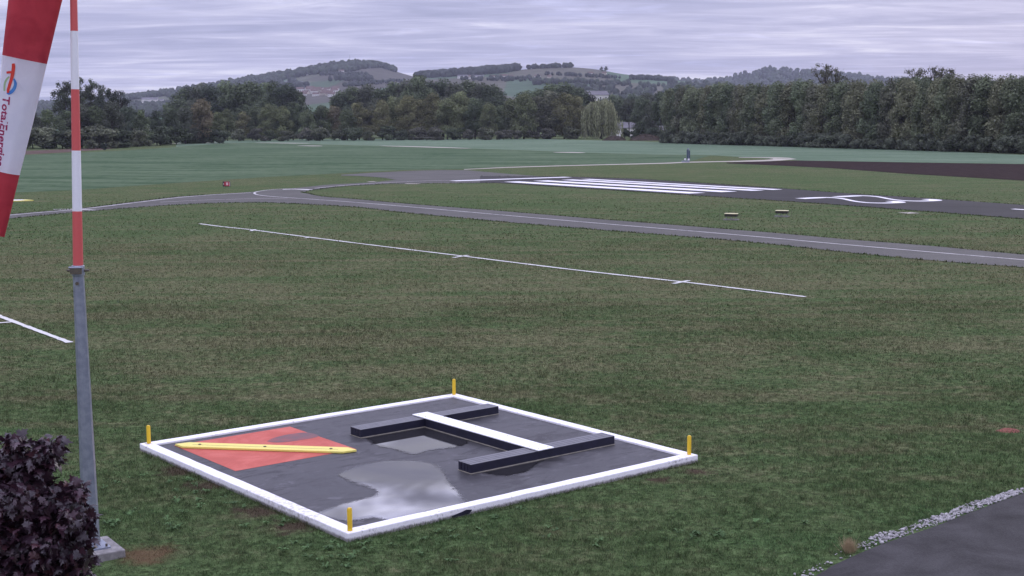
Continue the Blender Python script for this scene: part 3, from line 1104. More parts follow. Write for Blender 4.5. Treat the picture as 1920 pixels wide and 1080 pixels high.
def tree(kind, loc, height, wide, label, group, name, tone=None):
    crown, trunk, H_ = random.choice(PROTO[kind])
    t = thing(name, label, 'bush' if kind == 'bush' else 'tree', loc, random.uniform(0, 6.28), group)
    s = height / H_
    t.scale = (s * wide, s * wide, s)
    c = bpy.data.objects.new('crown', crown); COL.objects.link(c); c.parent = t
    tn = tone or random.choice(TONES)
    k_ = random.uniform(.85, 1.15) * (1.25 if kind != 'bush' else 1.0)
    c.color = (tn[0] * k_, tn[1] * k_, tn[2] * k_, 1)
    b = bpy.data.objects.new('trunk', trunk); COL.objects.link(b); b.parent = t
    return t


def tree_px(kind, px, ytop, Y, wide, label, group, name, tone=None):
    top = depth_at(px, ytop, Y)
    return tree(kind, (top[0], Y, 0), top[2], wide, label, group, name, tone)


front = [(345, 196), (378, 182), (408, 208), (425, 203), (455, 208), (478, 196), (503, 192), (530, 196), (548, 190), (576, 203), (603, 196), (625, 197), (650, 203), (672, 190), (694, 196), (716, 184), (737, 179), (765, 176),
         (790, 184), (812, 172), (838, 181), (862, 170), (890, 182), (915, 190), (940, 196), (958, 182), (982, 172), (1008, 178), (1032, 168), (1058, 172), (1082, 178)]
for i, (px, yt) in enumerate(front):
    tree_px('round', px, yt, 562 + random.uniform(-6, 14) + (0 if px > 420 else -60), random.uniform(.85, 1.1), 'rounded tree in the front row of the long wood, ' + ordinal(i) + ' from the left', 'front row of the long wood', 'broadleaf_tree', random.choice(BRIGHT))
backr = [(335, 172), (352, 161), (375, 154), (398, 157), (420, 149), (445, 153), (466, 150), (490, 153), (512, 150), (535, 155), (555, 168), (640, 168), (662, 160), (690, 155), (715, 162), (738, 152), (760, 147), (785, 138), (808, 149), (830, 146),
         (852, 152), (876, 148), (902, 152), (922, 156), (940, 170), (985, 168), (1010, 163), (1035, 155), (1060, 152), (1085, 160), (1108, 176), (1130, 182), (1150, 176)]
for i, (px, yt) in enumerate(backr):
    tree_px('round' if i % 3 else 'poplar', px, yt, 640 + random.uniform(-10, 20), random.uniform(.9, 1.25) * (1 if i % 3 else 1.7), 'tall dark tree in the back row of the long wood, ' + ordinal(i) + ' from the left', 'back row of the long wood',
            'tall_tree', random.choice(TONES[:2] + TONES[3:4] + TONES[6:]))
i = 0
for px in np.arange(352, 1092, 31):
    tree_px('bush', px + random.uniform(-6, 6), random.uniform(234, 244), 548 + random.uniform(-6, 8) - (50 if px < 420 else 0), random.uniform(1.2, 1.6), 'low dark bush at the foot of the long wood, ' + ordinal(i) + ' from the left', 'bushes at the foot of the long wood', 'bush',
            random.choice([TONES[0], TONES[1], (.115, .125, .078), (.105, .105, .078)]))
    i += 1
# left end of the wood
for i, (px, yt, w_) in enumerate([(118, 150, .8), (150, 144, 1.0), (178, 156, .8)]):
    tree_px('airy', px, yt, 455 + 6 * i, w_, 'tall airy tree with sky showing through behind the mast, ' + ordinal(i) + ' from the left', 'airy trees at the left', 'airy_tree', (.050, .060, .036))
for i, (px, yt) in enumerate([(204, 163), (226, 168)]):
    tree_px('airy', px, yt, 450, .85, ('darker broken-topped tree just right of the airy trees', 'small broken-topped tree right of the airy trees, nearest the hill')[i], 'airy trees at the left', 'airy_tree', (.034, .042, .030))
for i, (px, yt) in enumerate([(-60, 205), (-20, 208), (20, 200), (58, 204), (88, 202), (120, 205), (148, 192), (178, 196), (208, 186), (238, 196), (264, 204), (292, 206), (318, 200), (345, 198)]):
    tree_px('round', px, yt, 424 + random.uniform(-4, 10) + max(0, px - 200) * .45, random.uniform(.85, 1.05), 'tree in the near left wood behind the mast, ' + ordinal(i) + ' from the left', 'near left wood', 'broadleaf_tree',
            random.choice(TONES[:2] + TONES[3:4] + TONES[6:]))
i = 0
for px in np.arange(-30, 345, 36):
    tree_px('bush', px + random.uniform(-6, 6), random.uniform(232, 246), 412 + max(0, px - 200) * .5, random.uniform(1.2, 1.6), 'low bush at the foot of the near left wood, ' + ordinal(i) + ' from the left', 'bushes at the foot of the near left wood', 'bush',
            random.choice([TONES[0], TONES[1], (.115, .125, .078), (.105, .105, .078)]))
    i += 1
tree_px('bush', 195, 267, 385, .8, 'lone small dark shrub on the field edge right of the mast', None, 'shrub', (.03, .04, .028))
# trees between willow and hedge
for i, (px, yt, k_) in enumerate([(1180, 184, 'raised'), (1203, 178, 'round'), (1224, 186, 'round'), (1240, 172, 'raised'), (1262, 165, 'raised')]):
    tree_px(k_, px, yt, 590 - i * 22, .9, 'dark tree between the willow and the tall hedge row, ' + ordinal(i) + ' from the left', 'trees right of the willow', 'broadleaf_tree', random.choice(TONES[:1] + TONES[3:4] + TONES[6:7]))
for i, (px, yt) in enumerate([(1172, 240), (1190, 243), (1206, 224), (1222, 238), (1240, 243), (1256, 240)]):
    tree_px('bush', px, yt, 575 - i * 16, 1.1 if i != 2 else .8, 'bush in the gap between the willow and the hedge row, ' + ordinal(i) + ' from the left', 'bushes right of the willow', 'bush', random.choice([TONES[0], TONES[3]]))
for i, (px, yt) in enumerate([(1158, 180), (1186, 174), (1212, 172), (1238, 170)]):
    tree_px('round', px, yt, 676, 1.05, 'dark tree behind the white houses right of the willow, ' + ordinal(i) + ' from the left', 'trees behind the white houses', 'broadleaf_tree', TONES[(0, 3, 6, 3)[i]])
# the tall hedge row on the right
tops = np.array([(1230, 168), (1245, 163), (1280, 156), (1300, 160), (1330, 154), (1400, 153), (1440, 156), (1500, 149), (1560, 152), (1640, 147), (1700, 141), (1740, 144), (1790, 138), (1830, 141), (1900, 137), (2000, 134), (2200, 128)], float)
labels = {0: ('front', 0.0), 1: ('back', 5.0)}
for rowi in (0, 1):
    nm, off = labels[rowi]
    pts = []
    for k_ in range(48):
        t = (k_ + .5 * rowi) * 4.3
        x, y = 52 + off + t * .330 + random.uniform(-.6, .6), 446 + off * .5 - t * .944 + random.uniform(-.6, .6)
        px = 960 + FPX * x / (y * math.cos(PITCH) + EYE * math.sin(PITCH))
        if px < 2010:
            pts.append((px, x, y))
    pts.sort()
    for i, (px, x, y) in enumerate(pts):
        yt = np.interp(px, tops[:, 0], tops[:, 1]) + random.uniform(-4, 6) + 2 * rowi
        h = depth_at(px, yt, y)[2]
        tree('poplar', (x, y, 0), h, random.uniform(.95, 1.25), 'tall dark tree in the ' + nm + ' line of the right-hand hedge row, ' + ordinal(i) + ' from the left', 'tall hedge row on the right', 'hedge_tree',
             random.choice([(.108, .126, .074), (.120, .136, .080), (.114, .118, .080), (.102, .124, .074), (.126, .130, .078)]))
i = 0
for k_ in range(0, 46):
    t = k_ * 4.4
    x, y = 49.5 + t * .330, 444 - t * .944
    px = 960 + FPX * x / (y * .9926 + .9)
    if px < 1990:
        tree('bush', (x + random.uniform(-.5, .5), y, 0), random.uniform(2.6, 4.4), random.uniform(1.0, 1.4), 'low undergrowth bush along the right-hand hedge row, ' + ordinal(i) + ' from the left', 'undergrowth of the right-hand hedge row', 'bush', (.115, .130, .090))
        i += 1
for i, (px, yt, Y, w_) in enumerate([(1545, 117, 470, 1.0), (1568, 126, 476, .9), (1715, 127, 400, 1.0), (1745, 123, 396, 1.1), (1778, 125, 392, 1.0)]):
    tree_px('twiggy', px, yt, Y, w_, 'thin twiggy treetop rising above the hedge row, ' + ordinal(i) + ' from the left', 'thin treetops above the hedge row', 'twiggy_tree', (.075, .075, .045))
for i, px in enumerate((1128, 1136)):
    p = hill_pt('middle_hill', px, 134)
    tree('round', (p[0], p[1], p[2] - .5), (11, 12)[i], 1.1, ('left', 'right')[i] + ' one of the two lone trees on the hill crest', 'lone trees on the hill crest', 'lone_tree', (.034, .042, .03))

# the weeping willow
wx, wy, _ = depth_at(1127, 260, 552)
wt = thing('willow_tree', 'pale yellow-green weeping willow with hanging branches at the field edge', 'tree', (wx, wy, 0))
r = np.random.default_rng(5)
V, A = [], []
lob = [(r.uniform(-6.2, 6.2), r.uniform(-5, 5)) for _ in range(34)]
for i in range(560):
    cx, cy = lob[i % 34]
    x, y = cx + r.normal() * .9, cy + r.normal() * .9
    q = min(1.0, math.hypot(x, y) / 8.2)
    zt = 15.0 * (1 - .42 * q ** 2.6) + r.uniform(-1.0, .6) + (1.0 if (i % 34) % 3 == 0 else 0)
    if x > 4.5:
        zt -= 1.6
    zb = max(.4, zt * r.uniform(.05, .5))
    z = zt
    sh = r.random()
    while z > zb:
        ln = r.uniform(.7, 1.2)
        a = r.uniform(0, 6.283)
        wdt = .20 * r.uniform(.7, 1.4)
        dx, dy = math.cos(a) * wdt, math.sin(a) * wdt
        ox, oy = r.normal() * .16, r.normal() * .16
        V += [(x + ox, y + oy, z), (x + ox + dx, y + oy + dy, z - ln * .5), (x + ox * .6, y + oy * .6, z - ln), (x + ox - dx, y + oy - dy, z - ln * .5)]
        A += [min(1, .5 * sh + .5 * r.random())] * 4
        z -= ln * .55
V = np.array(V)
me = np_mesh('crown', V, np.arange(len(V)), 4, M_NEEDLE, {'rnd': np.array(A)})
o = bpy.data.objects.new('crown', me); COL.objects.link(o); o.parent = wt; wt.scale = (1.12, 1.12, 1.0); o.color = (.225, .235, .135, 1)
tb = MB(); tb.tube([(0, 0, -.3), (.2, .1, 3), (-.2, 0, 7), (0, .1, 12)], [.6, .45, .3, .08], 8)
for a in range(7):
    an = a * .9
    tb.tube([(0, 0, 4 + a * .6), (2.2 * math.cos(an), 2.2 * math.sin(an), 8 + a * .5), (4.6 * math.cos(an), 4.6 * math.sin(an), 10.5)], [.22, .14, .05], 5, False)
tb.build('trunk', M_BARK, wt, True)

# brushwood heaps and white houses behind the trees
M_BRUSH = simple('brushwood', (.10, .080, .062), (.060, .048, .042), 2.5, .95, .1, .3, .05)
for (px, w_, h_, lab) in [(1152, 7.0, 2.0, 'low brown brushwood heap at the foot of the willow'), (1212, 10.5, 2.7, 'larger brown brushwood heap right of the willow')]:
    bx, by = ground_at(px, 263.6)
    t = thing('brushwood_heap', lab, 'heap', (bx, by, 0))
    core = MB()
    n = 22
    r = np.random.default_rng(int(px))
    for j in range(5):
        q = 1 - j / 4.6
        for k_ in range(n):
            a = 2 * math.pi * k_ / n
            core.v.append((math.cos(a) * w_ / 1.0 * q * (1 + r.uniform(-.1, .1)) * .62, math.sin(a) * 2.6 * q, h_ * .8 * (1 - q ** 2) * (1 + r.uniform(-.2, .2)) - .05))
    core.f = [(j * n + k_, j * n + (k_ + 1) % n, (j + 1) * n + (k_ + 1) % n, (j + 1) * n + k_) for j in range(4) for k_ in range(n)] + [tuple(range(4 * n, 5 * n))]
    core.build('heap_core', M_BRUSH, t)
    sticks = MB()
    for k_ in range(330):
        a = r.uniform(0, 6.283); q = r.random() ** .6
        c = Vector((math.cos(a) * w_ * .62 * q, math.sin(a) * 2.6 * q, h_ * .8 * (1 - q * q) + .1))
        d = Vector((r.normal(), r.normal() * .8, r.uniform(-.1, .55))).normalized() * r.uniform(.6, 1.3)
        sticks.tube([c - d * .5, c + d * .5], [.06, .03], 3, False)
    stuff(sticks.build('branches', M_BRUSH, t))
house('long', (*depth_at(1181, 240, 640)[:2], 0), .1, 'white house glimpsed through the trees right of the willow', .8, None, 'house', .2)
house('long', (*depth_at(1248, 240, 600)[:2], 0), -.2, 'white house glimpsed at the left end of the hedge row', .6, None, 'house', .2)
house('long', (*depth_at(1465, 240, 470)[:2], 0), .1, 'pale building behind the middle of the hedge row', .8, None, 'house', .2)
house('cream', (*depth_at(905, 240, 690)[:2], 0), .0, 'cream house hidden behind the middle of the long wood', .9, None, 'house', .2)

# radio mast on the left hill
p = hill_pt('left_hill', 656, 121)
t = thing('radio_mast', 'thin lattice radio mast on top of the left hill', 'mast', (p[0], p[1], p[2] - 1))
m = MB()
for a in range(3):
    an = a * 2.094
    m.tube([(1.3 * math.cos(an), 1.3 * math.sin(an), 0), (.35 * math.cos(an), .35 * math.sin(an), 25)], [.16, .12], 4)
for j in range(12):
    z = 1 + j * 2
    q = 1.3 - .95 * z / 25
    for a in range(3):
        a0, a1 = a * 2.094, (a + 1) * 2.094
        m.tube([(q * math.cos(a0), q * math.sin(a0), z), (q * .93 * math.cos(a1), q * .93 * math.sin(a1), z + 1.9)], .07, 4)
M_GALV = simple('galvanised_steel', (.30, .32, .37), (.22, .24, .29), 9.0, .45, .5, .1, .003, metal=.55)
m.build('lattice', M_GALV, t)
m = MB(); m.tube([(0, 0, 24.5), (0, 0, 29)], [.12, .06], 6); m.build('antenna', M_GALV, t)

# ------------------------------------------------------------------ signal area
SA = math.radians(38.65)
SC = (-2.26, 30.05)


def sloc(u, v):
    return (SC[0] + u * math.cos(SA) - v * math.sin(SA), SC[1] + u * math.sin(SA) + v * math.cos(SA))


def s_uv(px, py, h):
    x, y = ground_at(px, py, h)
    x -= SC[0]; y -= SC[1]
    return (x * math.cos(SA) + y * math.sin(SA), -x * math.sin(SA) + y * math.cos(SA))


def slab_mat():
    m, nt = new_mat('wet_slab')
    v = nt.node('ShaderNodeTexCoord').outputs['Object']
    n = nt.noise(v, .55, 5, .62, .7)
    n2 = nt.noise(v, 2.6, 5, .7, .5)
    g = nt.noise(v, 45, 2, .7)
    f = nt.math('ADD', nt.math('MULTIPLY', n, .65), nt.math('MULTIPLY', n2, .35))
    col = nt.mix(nt.range(f, .36, .60), (.018, .017, .019), (.072, .070, .073))
    st = nt.noise(nt.mapping(v, (.7, 2.2, 1), .5), 1.0, 6, .72, 1.2)
    col = nt.mix(nt.math('MULTIPLY', nt.range(st, .50, .60), .8), col, (.022, .020, .023))
    col = nt.mix(nt.math('MULTIPLY', nt.range(n2, .57, .68), .45), col, (.14, .135, .145))
    col = nt.mix(nt.range(g, .3, .8, 0, .25), col, (.13, .125, .13))
    rough = nt.range(f, .36, .60, .38, .66)
    finish(nt, col, rough, .28, g, .12, .004)
    return m


M_SLAB = slab_mat()


def red_mat():
    m, nt = new_mat('worn_red_paint')
    v = nt.node('ShaderNodeTexCoord').outputs['Object']
    n = nt.noise(v, 1.1, 5, .65, .5)
    g = nt.noise(v, 16, 4, .75)
    col = nt.mix(nt.range(n, .3, .7), (.52, .115, .080), (.42, .095, .070))
    col = nt.mix(nt.range(g, .58, .76, 0, .55), col, (.22, .09, .09))
    finish(nt, col, nt.range(n, .35, .6, .5, .7), .2, g, .15, .003)
    return m


M_RED = red_mat()
M_YELLOW = paint('yellow_board_paint', (.76, .66, .16), (.45, .38, .12), .62, 2.5, .5)
M_YPOST = paint('yellow_post_paint', (.72, .47, .025), (.42, .28, .03), .60, 9.0, .45)
M_BOLT = simple('dark_bolt', (.10, .08, .05), (.06, .05, .04), 30, .5, .5, 0)
M_SIDE = simple('black_plastic_side', (.014, .013, .030), (.009, .009, .020), 6, .55, .35, .1, .002)
M_TOP = simple('plank_sheen_grey', (.105, .102, .110), (.080, .078, .088), 5, .34, .5, .1, .002, world_pos=False)  # sky sheen on the wet black planks, painted in as a grey top
M_BARW = paint('white_bar_paint', (.88, .88, .86), (.60, .60, .58), .66, 2.0, .45)
M_STRIP = simple('pale_base_strip', (.36, .33, .26), (.24, .22, .18), 6, .6, .4, 0)

sig = thing('signal_area', 'square grey signal slab with white kerb and puddles on the lawn', 'signal slab', (SC[0], SC[1], 0), SA)
FZ = .118
m = MB(); m.box((0, 0, FZ / 2 - .05), (8.46, 8.46, FZ + .1)); m.build('slab_floor', M_SLAB, sig)
KW, KZ = .27, .165
hk = 4.5


def kerb(poly):
    # subdivided so the concrete edge wanders a little
    k_ = MB()
    (u0, v0, u1, v1) = poly
    nseg = 24
    along_u = (u1 - u0) > (v1 - v0)
    P = []
    for i in range(nseg + 1):
        t = i / nseg
        w1, w2 = random.uniform(-.006, .006), random.uniform(-.006, .006)
        if along_u:
            x = u0 + (u1 - u0) * t
            P.append([(x, v0 + w1), (x, v1 + w2)])
        else:
            y = v0 + (v1 - v0) * t
            P.append([(u1 + w1, y), (u0 + w2, y)])
    vs_, fs = [], []
    for a, b in P:
        dz = random.uniform(-.003, .003)
        vs_ += [(a[0], a[1], -.1), (a[0], a[1], KZ + dz), (b[0], b[1], KZ + dz), (b[0], b[1], -.1)]
    for i in range(nseg):
        o_ = 4 * i
        for q in range(4):
            fs.append((o_ + q, o_ + 4 + q, o_ + 4 + (q + 1) % 4, o_ + (q + 1) % 4))
    fs += [(0, 1, 2, 3), (4 * nseg + 3, 4 * nseg + 2, 4 * nseg + 1, 4 * nseg)]
    k_.add(vs_, fs)
    return k_.build('kerb', M_KERB, sig, bevel=.018)


kerb((-hk, -hk, hk, -hk + KW))
kerb((-hk, hk - KW, hk, hk))
kerb((-hk, -hk + KW + .002, -hk + KW, hk - KW - .002))
kerb((hk - KW, -hk + KW + .002, hk, hk - KW - .002))
# missing paint on the outer face of the near kerb
m = MB(); m.add([(-2.2, -hk - .010, .012), (-1.80, -hk - .010, .02), (-1.72, -hk - .010, .085), (-1.85, -hk - .010, .11), (-1.98, -hk - .010, .085), (-2.2, -hk - .010, .05),
                 (-2.2, -hk + .01, .012), (-1.80, -hk + .01, .02), (-1.72, -hk + .01, .085), (-1.85, -hk + .01, .11), (-1.98, -hk + .01, .085), (-2.2, -hk + .01, .05)],
                [(0, 1, 2, 3, 4, 5)] + [(i, i + 6, (i + 1) % 6 + 6, (i + 1) % 6) for i in range(6)])
m.build('bare_patch', M_SIDE, sig)
# painted red square; water film near its far side, sky reflection painted in grey-red
red = [(-3.9, .95), (-.88, .95), (-.88, 3.97), (-3.9, 3.97)]
m = MB(); m.sheet(red, FZ + .004); m.build('red_panel', M_RED, sig)
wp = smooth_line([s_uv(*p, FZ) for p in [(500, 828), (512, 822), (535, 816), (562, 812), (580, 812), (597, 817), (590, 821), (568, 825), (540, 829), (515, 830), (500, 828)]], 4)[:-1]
M_FILM = simple('wet_red_reflection', (.13, .070, .072), (.22, .062, .058), 3, .5, .25, .1, .002)
m = MB(); m.sheet(list(reversed(wp)), FZ + .007); m.build('film_reflection', M_FILM, sig)

# puddles (standing water on the slab)
M_WATER, nt = new_mat('puddle_water')
v_ = nt.node('ShaderNodeTexCoord').outputs['Object']
pw = nt.node('ShaderNodeBsdfPrincipled')
pw.inputs['Base Color'].default_value = (.022, .021, .022, 1)
pw.inputs['Roughness'].default_value = .012
pw.inputs['IOR'].default_value = 1.36
bw_ = nt.node('ShaderNodeBump'); bw_.inputs['Strength'].default_value = .02; bw_.inputs['Distance'].default_value = .002
nt.l.new(nt.noise(v_, 3.0, 2, .5), bw_.inputs['Height']); nt.l.new(bw_.outputs[0], pw.inputs['Normal'])
da = nt.node('ShaderNodeAttribute'); da.attribute_name = 'depth'
edge_f = nt.range(nt.math('ADD', da.outputs['Fac'], nt.math('MULTIPLY', nt.math('SUBTRACT', nt.noise(v_, 7.0, 4, .7), .5), 1.1)), .15, .75)
tr_ = nt.node('ShaderNodeBsdfTransparent')
ms_ = nt.node('ShaderNodeMixShader')
nt.l.new(edge_f, ms_.inputs[0]); nt.l.new(tr_.outputs[0], ms_.inputs[1]); nt.l.new(pw.outputs[0], ms_.inputs[2])
nt.l.new(ms_.outputs[0], nt.node('ShaderNodeOutputMaterial').inputs[0])


def puddle(pts, label):
    uv = [s_uv(px, py, FZ) for px, py in pts]
    uv = [(max(-4.226, min(4.226, u)), max(-4.226, min(4.226, v))) for u, v in uv]
    n_ = len(uv)
    cl = []
    for i in range(n_):
        p0, p1, p2, p3 = uv[(i - 1) % n_], uv[i], uv[(i + 1) % n_], uv[(i + 2) % n_]
        for k_ in range(6):
            t = k_ / 6
            cl.append(tuple(.5 * (2 * p1[a] + (p2[a] - p0[a]) * t + (2 * p0[a] - 5 * p1[a] + 4 * p2[a] - p3[a]) * t * t + (3 * p1[a] - p0[a] - 3 * p2[a] + p3[a]) * t ** 3) for a in (0, 1)))
    cl = [(max(-4.226, min(4.226, u)), max(-4.226, min(4.226, v))) for u, v in cl]
    a = sum(cl[i][0] * cl[(i + 1) % len(cl)][1] - cl[(i + 1) % len(cl)][0] * cl[i][1] for i in range(len(cl)))
    if a < 0:
        cl.reverse()
    n_ = len(cl)
    ctr_ = np.mean(cl, axis=0)
    inn, outr = [], []
    for i in range(n_):
        a_, b_ = np.array(cl[(i - 1) % n_]), np.array(cl[(i + 1) % n_])
        d_ = b_ - a_; d_ /= np.linalg.norm(d_) + 1e-9
        nn = np.array([d_[1], -d_[0]])
        w_ = .10 + .16 * abs(math.sin(i * .21) * math.sin(i * .083 + 1))
        inn.append(np.array(cl[i]) - nn * .05)
        q_ = np.array(cl[i]) + nn * w_
        outr.append(np.clip(q_, -4.226, 4.226))
    V_ = [(p[0], p[1], FZ + .008) for p in inn] + [(p[0], p[1], FZ + .0075) for p in outr]
    me_ = bpy.data.meshes.new('puddle')
    me_.from_pydata(V_, [], [tuple(range(n_))] + [(i, n_ + i, n_ + (i + 1) % n_, (i + 1) % n_) for i in range(n_)])
    me_.materials.append(M_WATER)
    at_ = me_.attributes.new('depth', 'FLOAT', 'POINT')
    at_.data.foreach_set('value', [1.0] * n_ + [0.0] * n_)
    o_ = bpy.data.objects.new('puddle', me_)
    COL.objects.link(o_)
    o_.location = (SC[0], SC[1], 0)
    o_.rotation_euler = (0, 0, SA)
    return struct(o_, label)


puddle([(640, 890), (672, 876), (720, 868), (772, 866), (806, 873), (828, 888), (838, 905), (846, 918), (862, 934), (868, 950), (848, 964), (810, 975), (770, 983), (742, 977), (700, 968), (655, 975), (622, 972), (600, 964), (640, 948), (690, 936), (712, 927), (700, 912), (668, 902)],
       'large puddle reflecting bright cloud at the near side of the slab')
puddle([(686, 816), (720, 808), (760, 799), (796, 792), (832, 806), (872, 824), (866, 832), (838, 839), (800, 845), (778, 851), (748, 843), (716, 836), (702, 826)], 'puddle in the angle between dark beam and white bar')
puddle([(905, 882), (930, 878), (960, 871), (990, 865), (1012, 862), (1006, 868), (992, 877), (975, 886), (950, 890), (925, 886)], 'small dark puddle beside the nearer dark beam')


# yellow diagonal board lying on the red square
c0, c1 = np.array([-3.90, 3.90]), np.array([-1.02, .72])
ctr = (c0 + c1) / 2
L = np.linalg.norm(c1 - c0)
ang = math.atan2(*(c1 - c0)[::-1])
x, y = sloc(*ctr)
yb = thing('yellow_bar', 'long yellow board with pointed ends lying across the red square', 'signal board', (x, y, FZ), SA + ang)
m = MB()
hw = .205
m.prism([(-L / 2, 0), (-L / 2 + .26, -hw), (L / 2 - .26, -hw), (L / 2, 0), (L / 2 - .26, hw), (-L / 2 + .26, hw)], .012, .055)
m.build('board', M_YELLOW, yb, bevel=.003)
for q in (-1.55, 0, 1.55):
    m = MB(); m.tube([(q, 0, .054), (q, 0, .070)], .035, 8); m.build('bolt', M_BOLT, yb)
m = MB(); m.box((0, -.02, .0562), (L * .80, .012, .0016)); m.build('groove', M_BOLT, yb)


# landing signal: two dark planked beams and a white bar across them
tee = thing('landing_tee', 'H-shaped landing signal of two dark planked beams joined by a white bar', 'landing signal', (SC[0], SC[1], FZ), SA)
for vc in (2.00, -2.28):
    root = MB(); root.box((1.81, vc, .016), (4.10, .47, .016))
    beam = root.build('base_strip', M_STRIP, tee)
    for q in range(4):
        vv = vc - .172 + q * .1147
        k_ = MB(); k_.box((1.81, vv, .115), (4.10, .097, .18)); k_.build('plank', M_SIDE, beam, bevel=.006)
        k_ = MB(); k_.box((1.81, vv, .208), (4.10, .098, .007)); k_.build('plank_top', M_TOP, beam)
    for q in range(3):
        vv = vc - .115 + q * .1147
        k_ = MB(); k_.box((1.81, vv, .10), (4.06, .018, .14)); k_.build('joint', M_SIDE, beam)
root = MB(); root.box((1.80, -.14, .016), (.46, 3.76, .016)); bar = root.build('base_strip', M_STRIP, tee)
k_ = MB(); k_.box((1.80, -.14, .12), (.44, 3.78, .19)); k_.build('bar_body', M_SIDE, bar, bevel=.006)
k_ = MB(); k_.box((1.80, -.12, .2305), (.45, 4.82, .022)); k_.build('white_top', M_BARW, bar, bevel=.004)
k_ = MB(); k_.box((2.022, 1.55, .228), (.03, .05, .04)); k_.build('notch', M_SIDE, bar)
for vv in (-2.42, -2.12, -1.0, .2, 1.3, 1.85, 2.15):
    for uu in (1.66, 1.94):
        k_ = MB(); k_.tube([(uu, vv, .241), (uu, vv, .247)], .013, 6); k_.build('screw', M_BOLT, bar)

# marker posts on the four corners
for (u, v, lab) in ((-4.33, 4.36, 'yellow corner post at the left corner of the slab'), (4.36, 4.36, 'yellow corner post at the far corner of the slab'),
                    (4.36, -4.36, 'yellow corner post at the right corner of the slab'), (-4.38, -4.38, 'yellow corner post at the near corner of the slab')):
    x, y = sloc(u, v)
    t = thing('marker_post', lab, 'post', (x, y, KZ), SA, 'yellow posts on the slab corners')
    m = MB(); m.tube([(0, 0, -.002), (0, 0, .40), (0, 0, .415)], [.046, .046, .040], 14, caps=False); m.build('post', M_YPOST, t, True)
    m = MB(); m.tube([(0, 0, .412), (0, 0, .424)], [.041, .030], 14); m.build('cap', M_YPOST, t, True)

# ------------------------------------------------------------------ windsock mast
M_CONC = simple('pad_concrete', (.27, .255, .245), (.17, .16, .155), 7, .9, .2, .4, .008)
M_MASTR = paint('mast_red', (.56, .095, .090), (.45, .12, .11), .64, 4, .5)
M_MASTW = paint('mast_white', (.74, .73, .76), (.55, .54, .56), .64, 4, .5)
bx, by = -7.42, 23.10
mast = thing('windsock_mast', 'tall windsock mast, grey lower tube with red and white banded upper part', 'mast', (bx, by, 0))
m = MB(); m.box((0, 0, .06), (1.0, 1.0, .16), math.radians(-56)); m.build('concrete_pad', M_CONC, mast, bevel=.02)
m = MB(); m.box((.06, .02, .155), (.52, .52, .03), math.radians(-56)); bp = m.build('base_plate', M_GALV, mast)
for a, b in ((-1, -1), (1, -1), (1, 1), (-1, 1)):
    an = math.radians(-56)
    q = (.2 * a, .2 * b)
    m = MB(); m.tube([(.06 + q[0] * math.cos(an) - q[1] * math.sin(an), .02 + q[0] * math.sin(an) + q[1] * math.cos(an), .168), (.06 + q[0] * math.cos(an) - q[1] * math.sin(an), .02 + q[0] * math.sin(an) + q[1] * math.cos(an), .215)], .022, 6)
    m.build('anchor_bolt', M_BOLT, bp)


def mast_x(z):
    return float(np.interp(z, [0, 5.0, 11.0], [.06, .045, .215]))


m = MB()
m.tube([(mast_x(0), .02, .165), (mast_x(2.5), .02, 2.5), (mast_x(5), .02, 4.98)], [.150, .120, .092], 8, phase=math.pi / 8)
m.build('lower_tube', M_GALV, mast)
clamp = MB(); clamp.tube([(mast_x(5), .02, 4.90), (mast_x(5), .02, 5.08)], [.110, .110], 10)
cl = clamp.build('hinge_clamp', M_GALV, mast, bevel=.01)
m = MB(); m.tube([(mast_x(5) - .19, .02, 4.99), (mast_x(5) + .19, .02, 4.99)], .02, 8); m.build('hinge_pin', M_BOLT, cl)
m = MB(); m.box((mast_x(5), -.105, 4.99), (.19, .05, .10)); m.build('bracket', M_BOLT, cl)
m = MB(); m.tube([(mast_x(5) - .12, -.10, 5.05), (mast_x(5) + .12, -.10, 5.05)], .018, 6); m.build('clamp_bolt', M_GALV, cl)
m = MB(); m.tube([(mast_x(5) + .01, -.09, 4.78), (mast_x(5) + .01, -.12, 4.78)], .03, 8); m.build('bolt', M_BOLT, mast)
zs = [5.08, 6.00, 7.02, 8.04, 9.0, 10.02, 10.95]
for i in range(len(zs) - 1):
    ra, rb = np.interp([zs[i], zs[i + 1]], [5, 11], [.086, .050])
    m = MB(); m.tube([(mast_x(zs[i]), .02, zs[i]), (mast_x(zs[i + 1]), .02, zs[i + 1])], [ra, rb], 20, caps=False)
    m.build('red_band' if i % 2 == 0 else 'white_band', M_MASTR if i % 2 == 0 else M_MASTW, mast, True)
# swivel arm and hoop carrying the sock (above the picture)
m = MB(); m.tube([(mast_x(11), .02, 10.90), (mast_x(11), .02, 11.12)], .07, 10); sw = m.build('swivel', M_GALV, mast)

# ------------------------------------------------------------------ windsock


def cloth(name, c, c2, trans):
    m_, nt_ = new_mat(name)
    v__ = nt_.node('ShaderNodeTexCoord').outputs['Object']
    n_ = nt_.noise(v__, 2.2, 4, .6, .6)
    w_ = nt_.noise(nt_.mapping(v__, (160, 160, 160)), 1.0, 1, .5)
    col = nt_.mix(nt_.range(n_, .3, .7), c, c2)
    finish(nt_, col, .75, .2, nt_.math('ADD', n_, nt_.math('MULTIPLY', w_, .1)), .5, .06, trans=trans)
    return m_


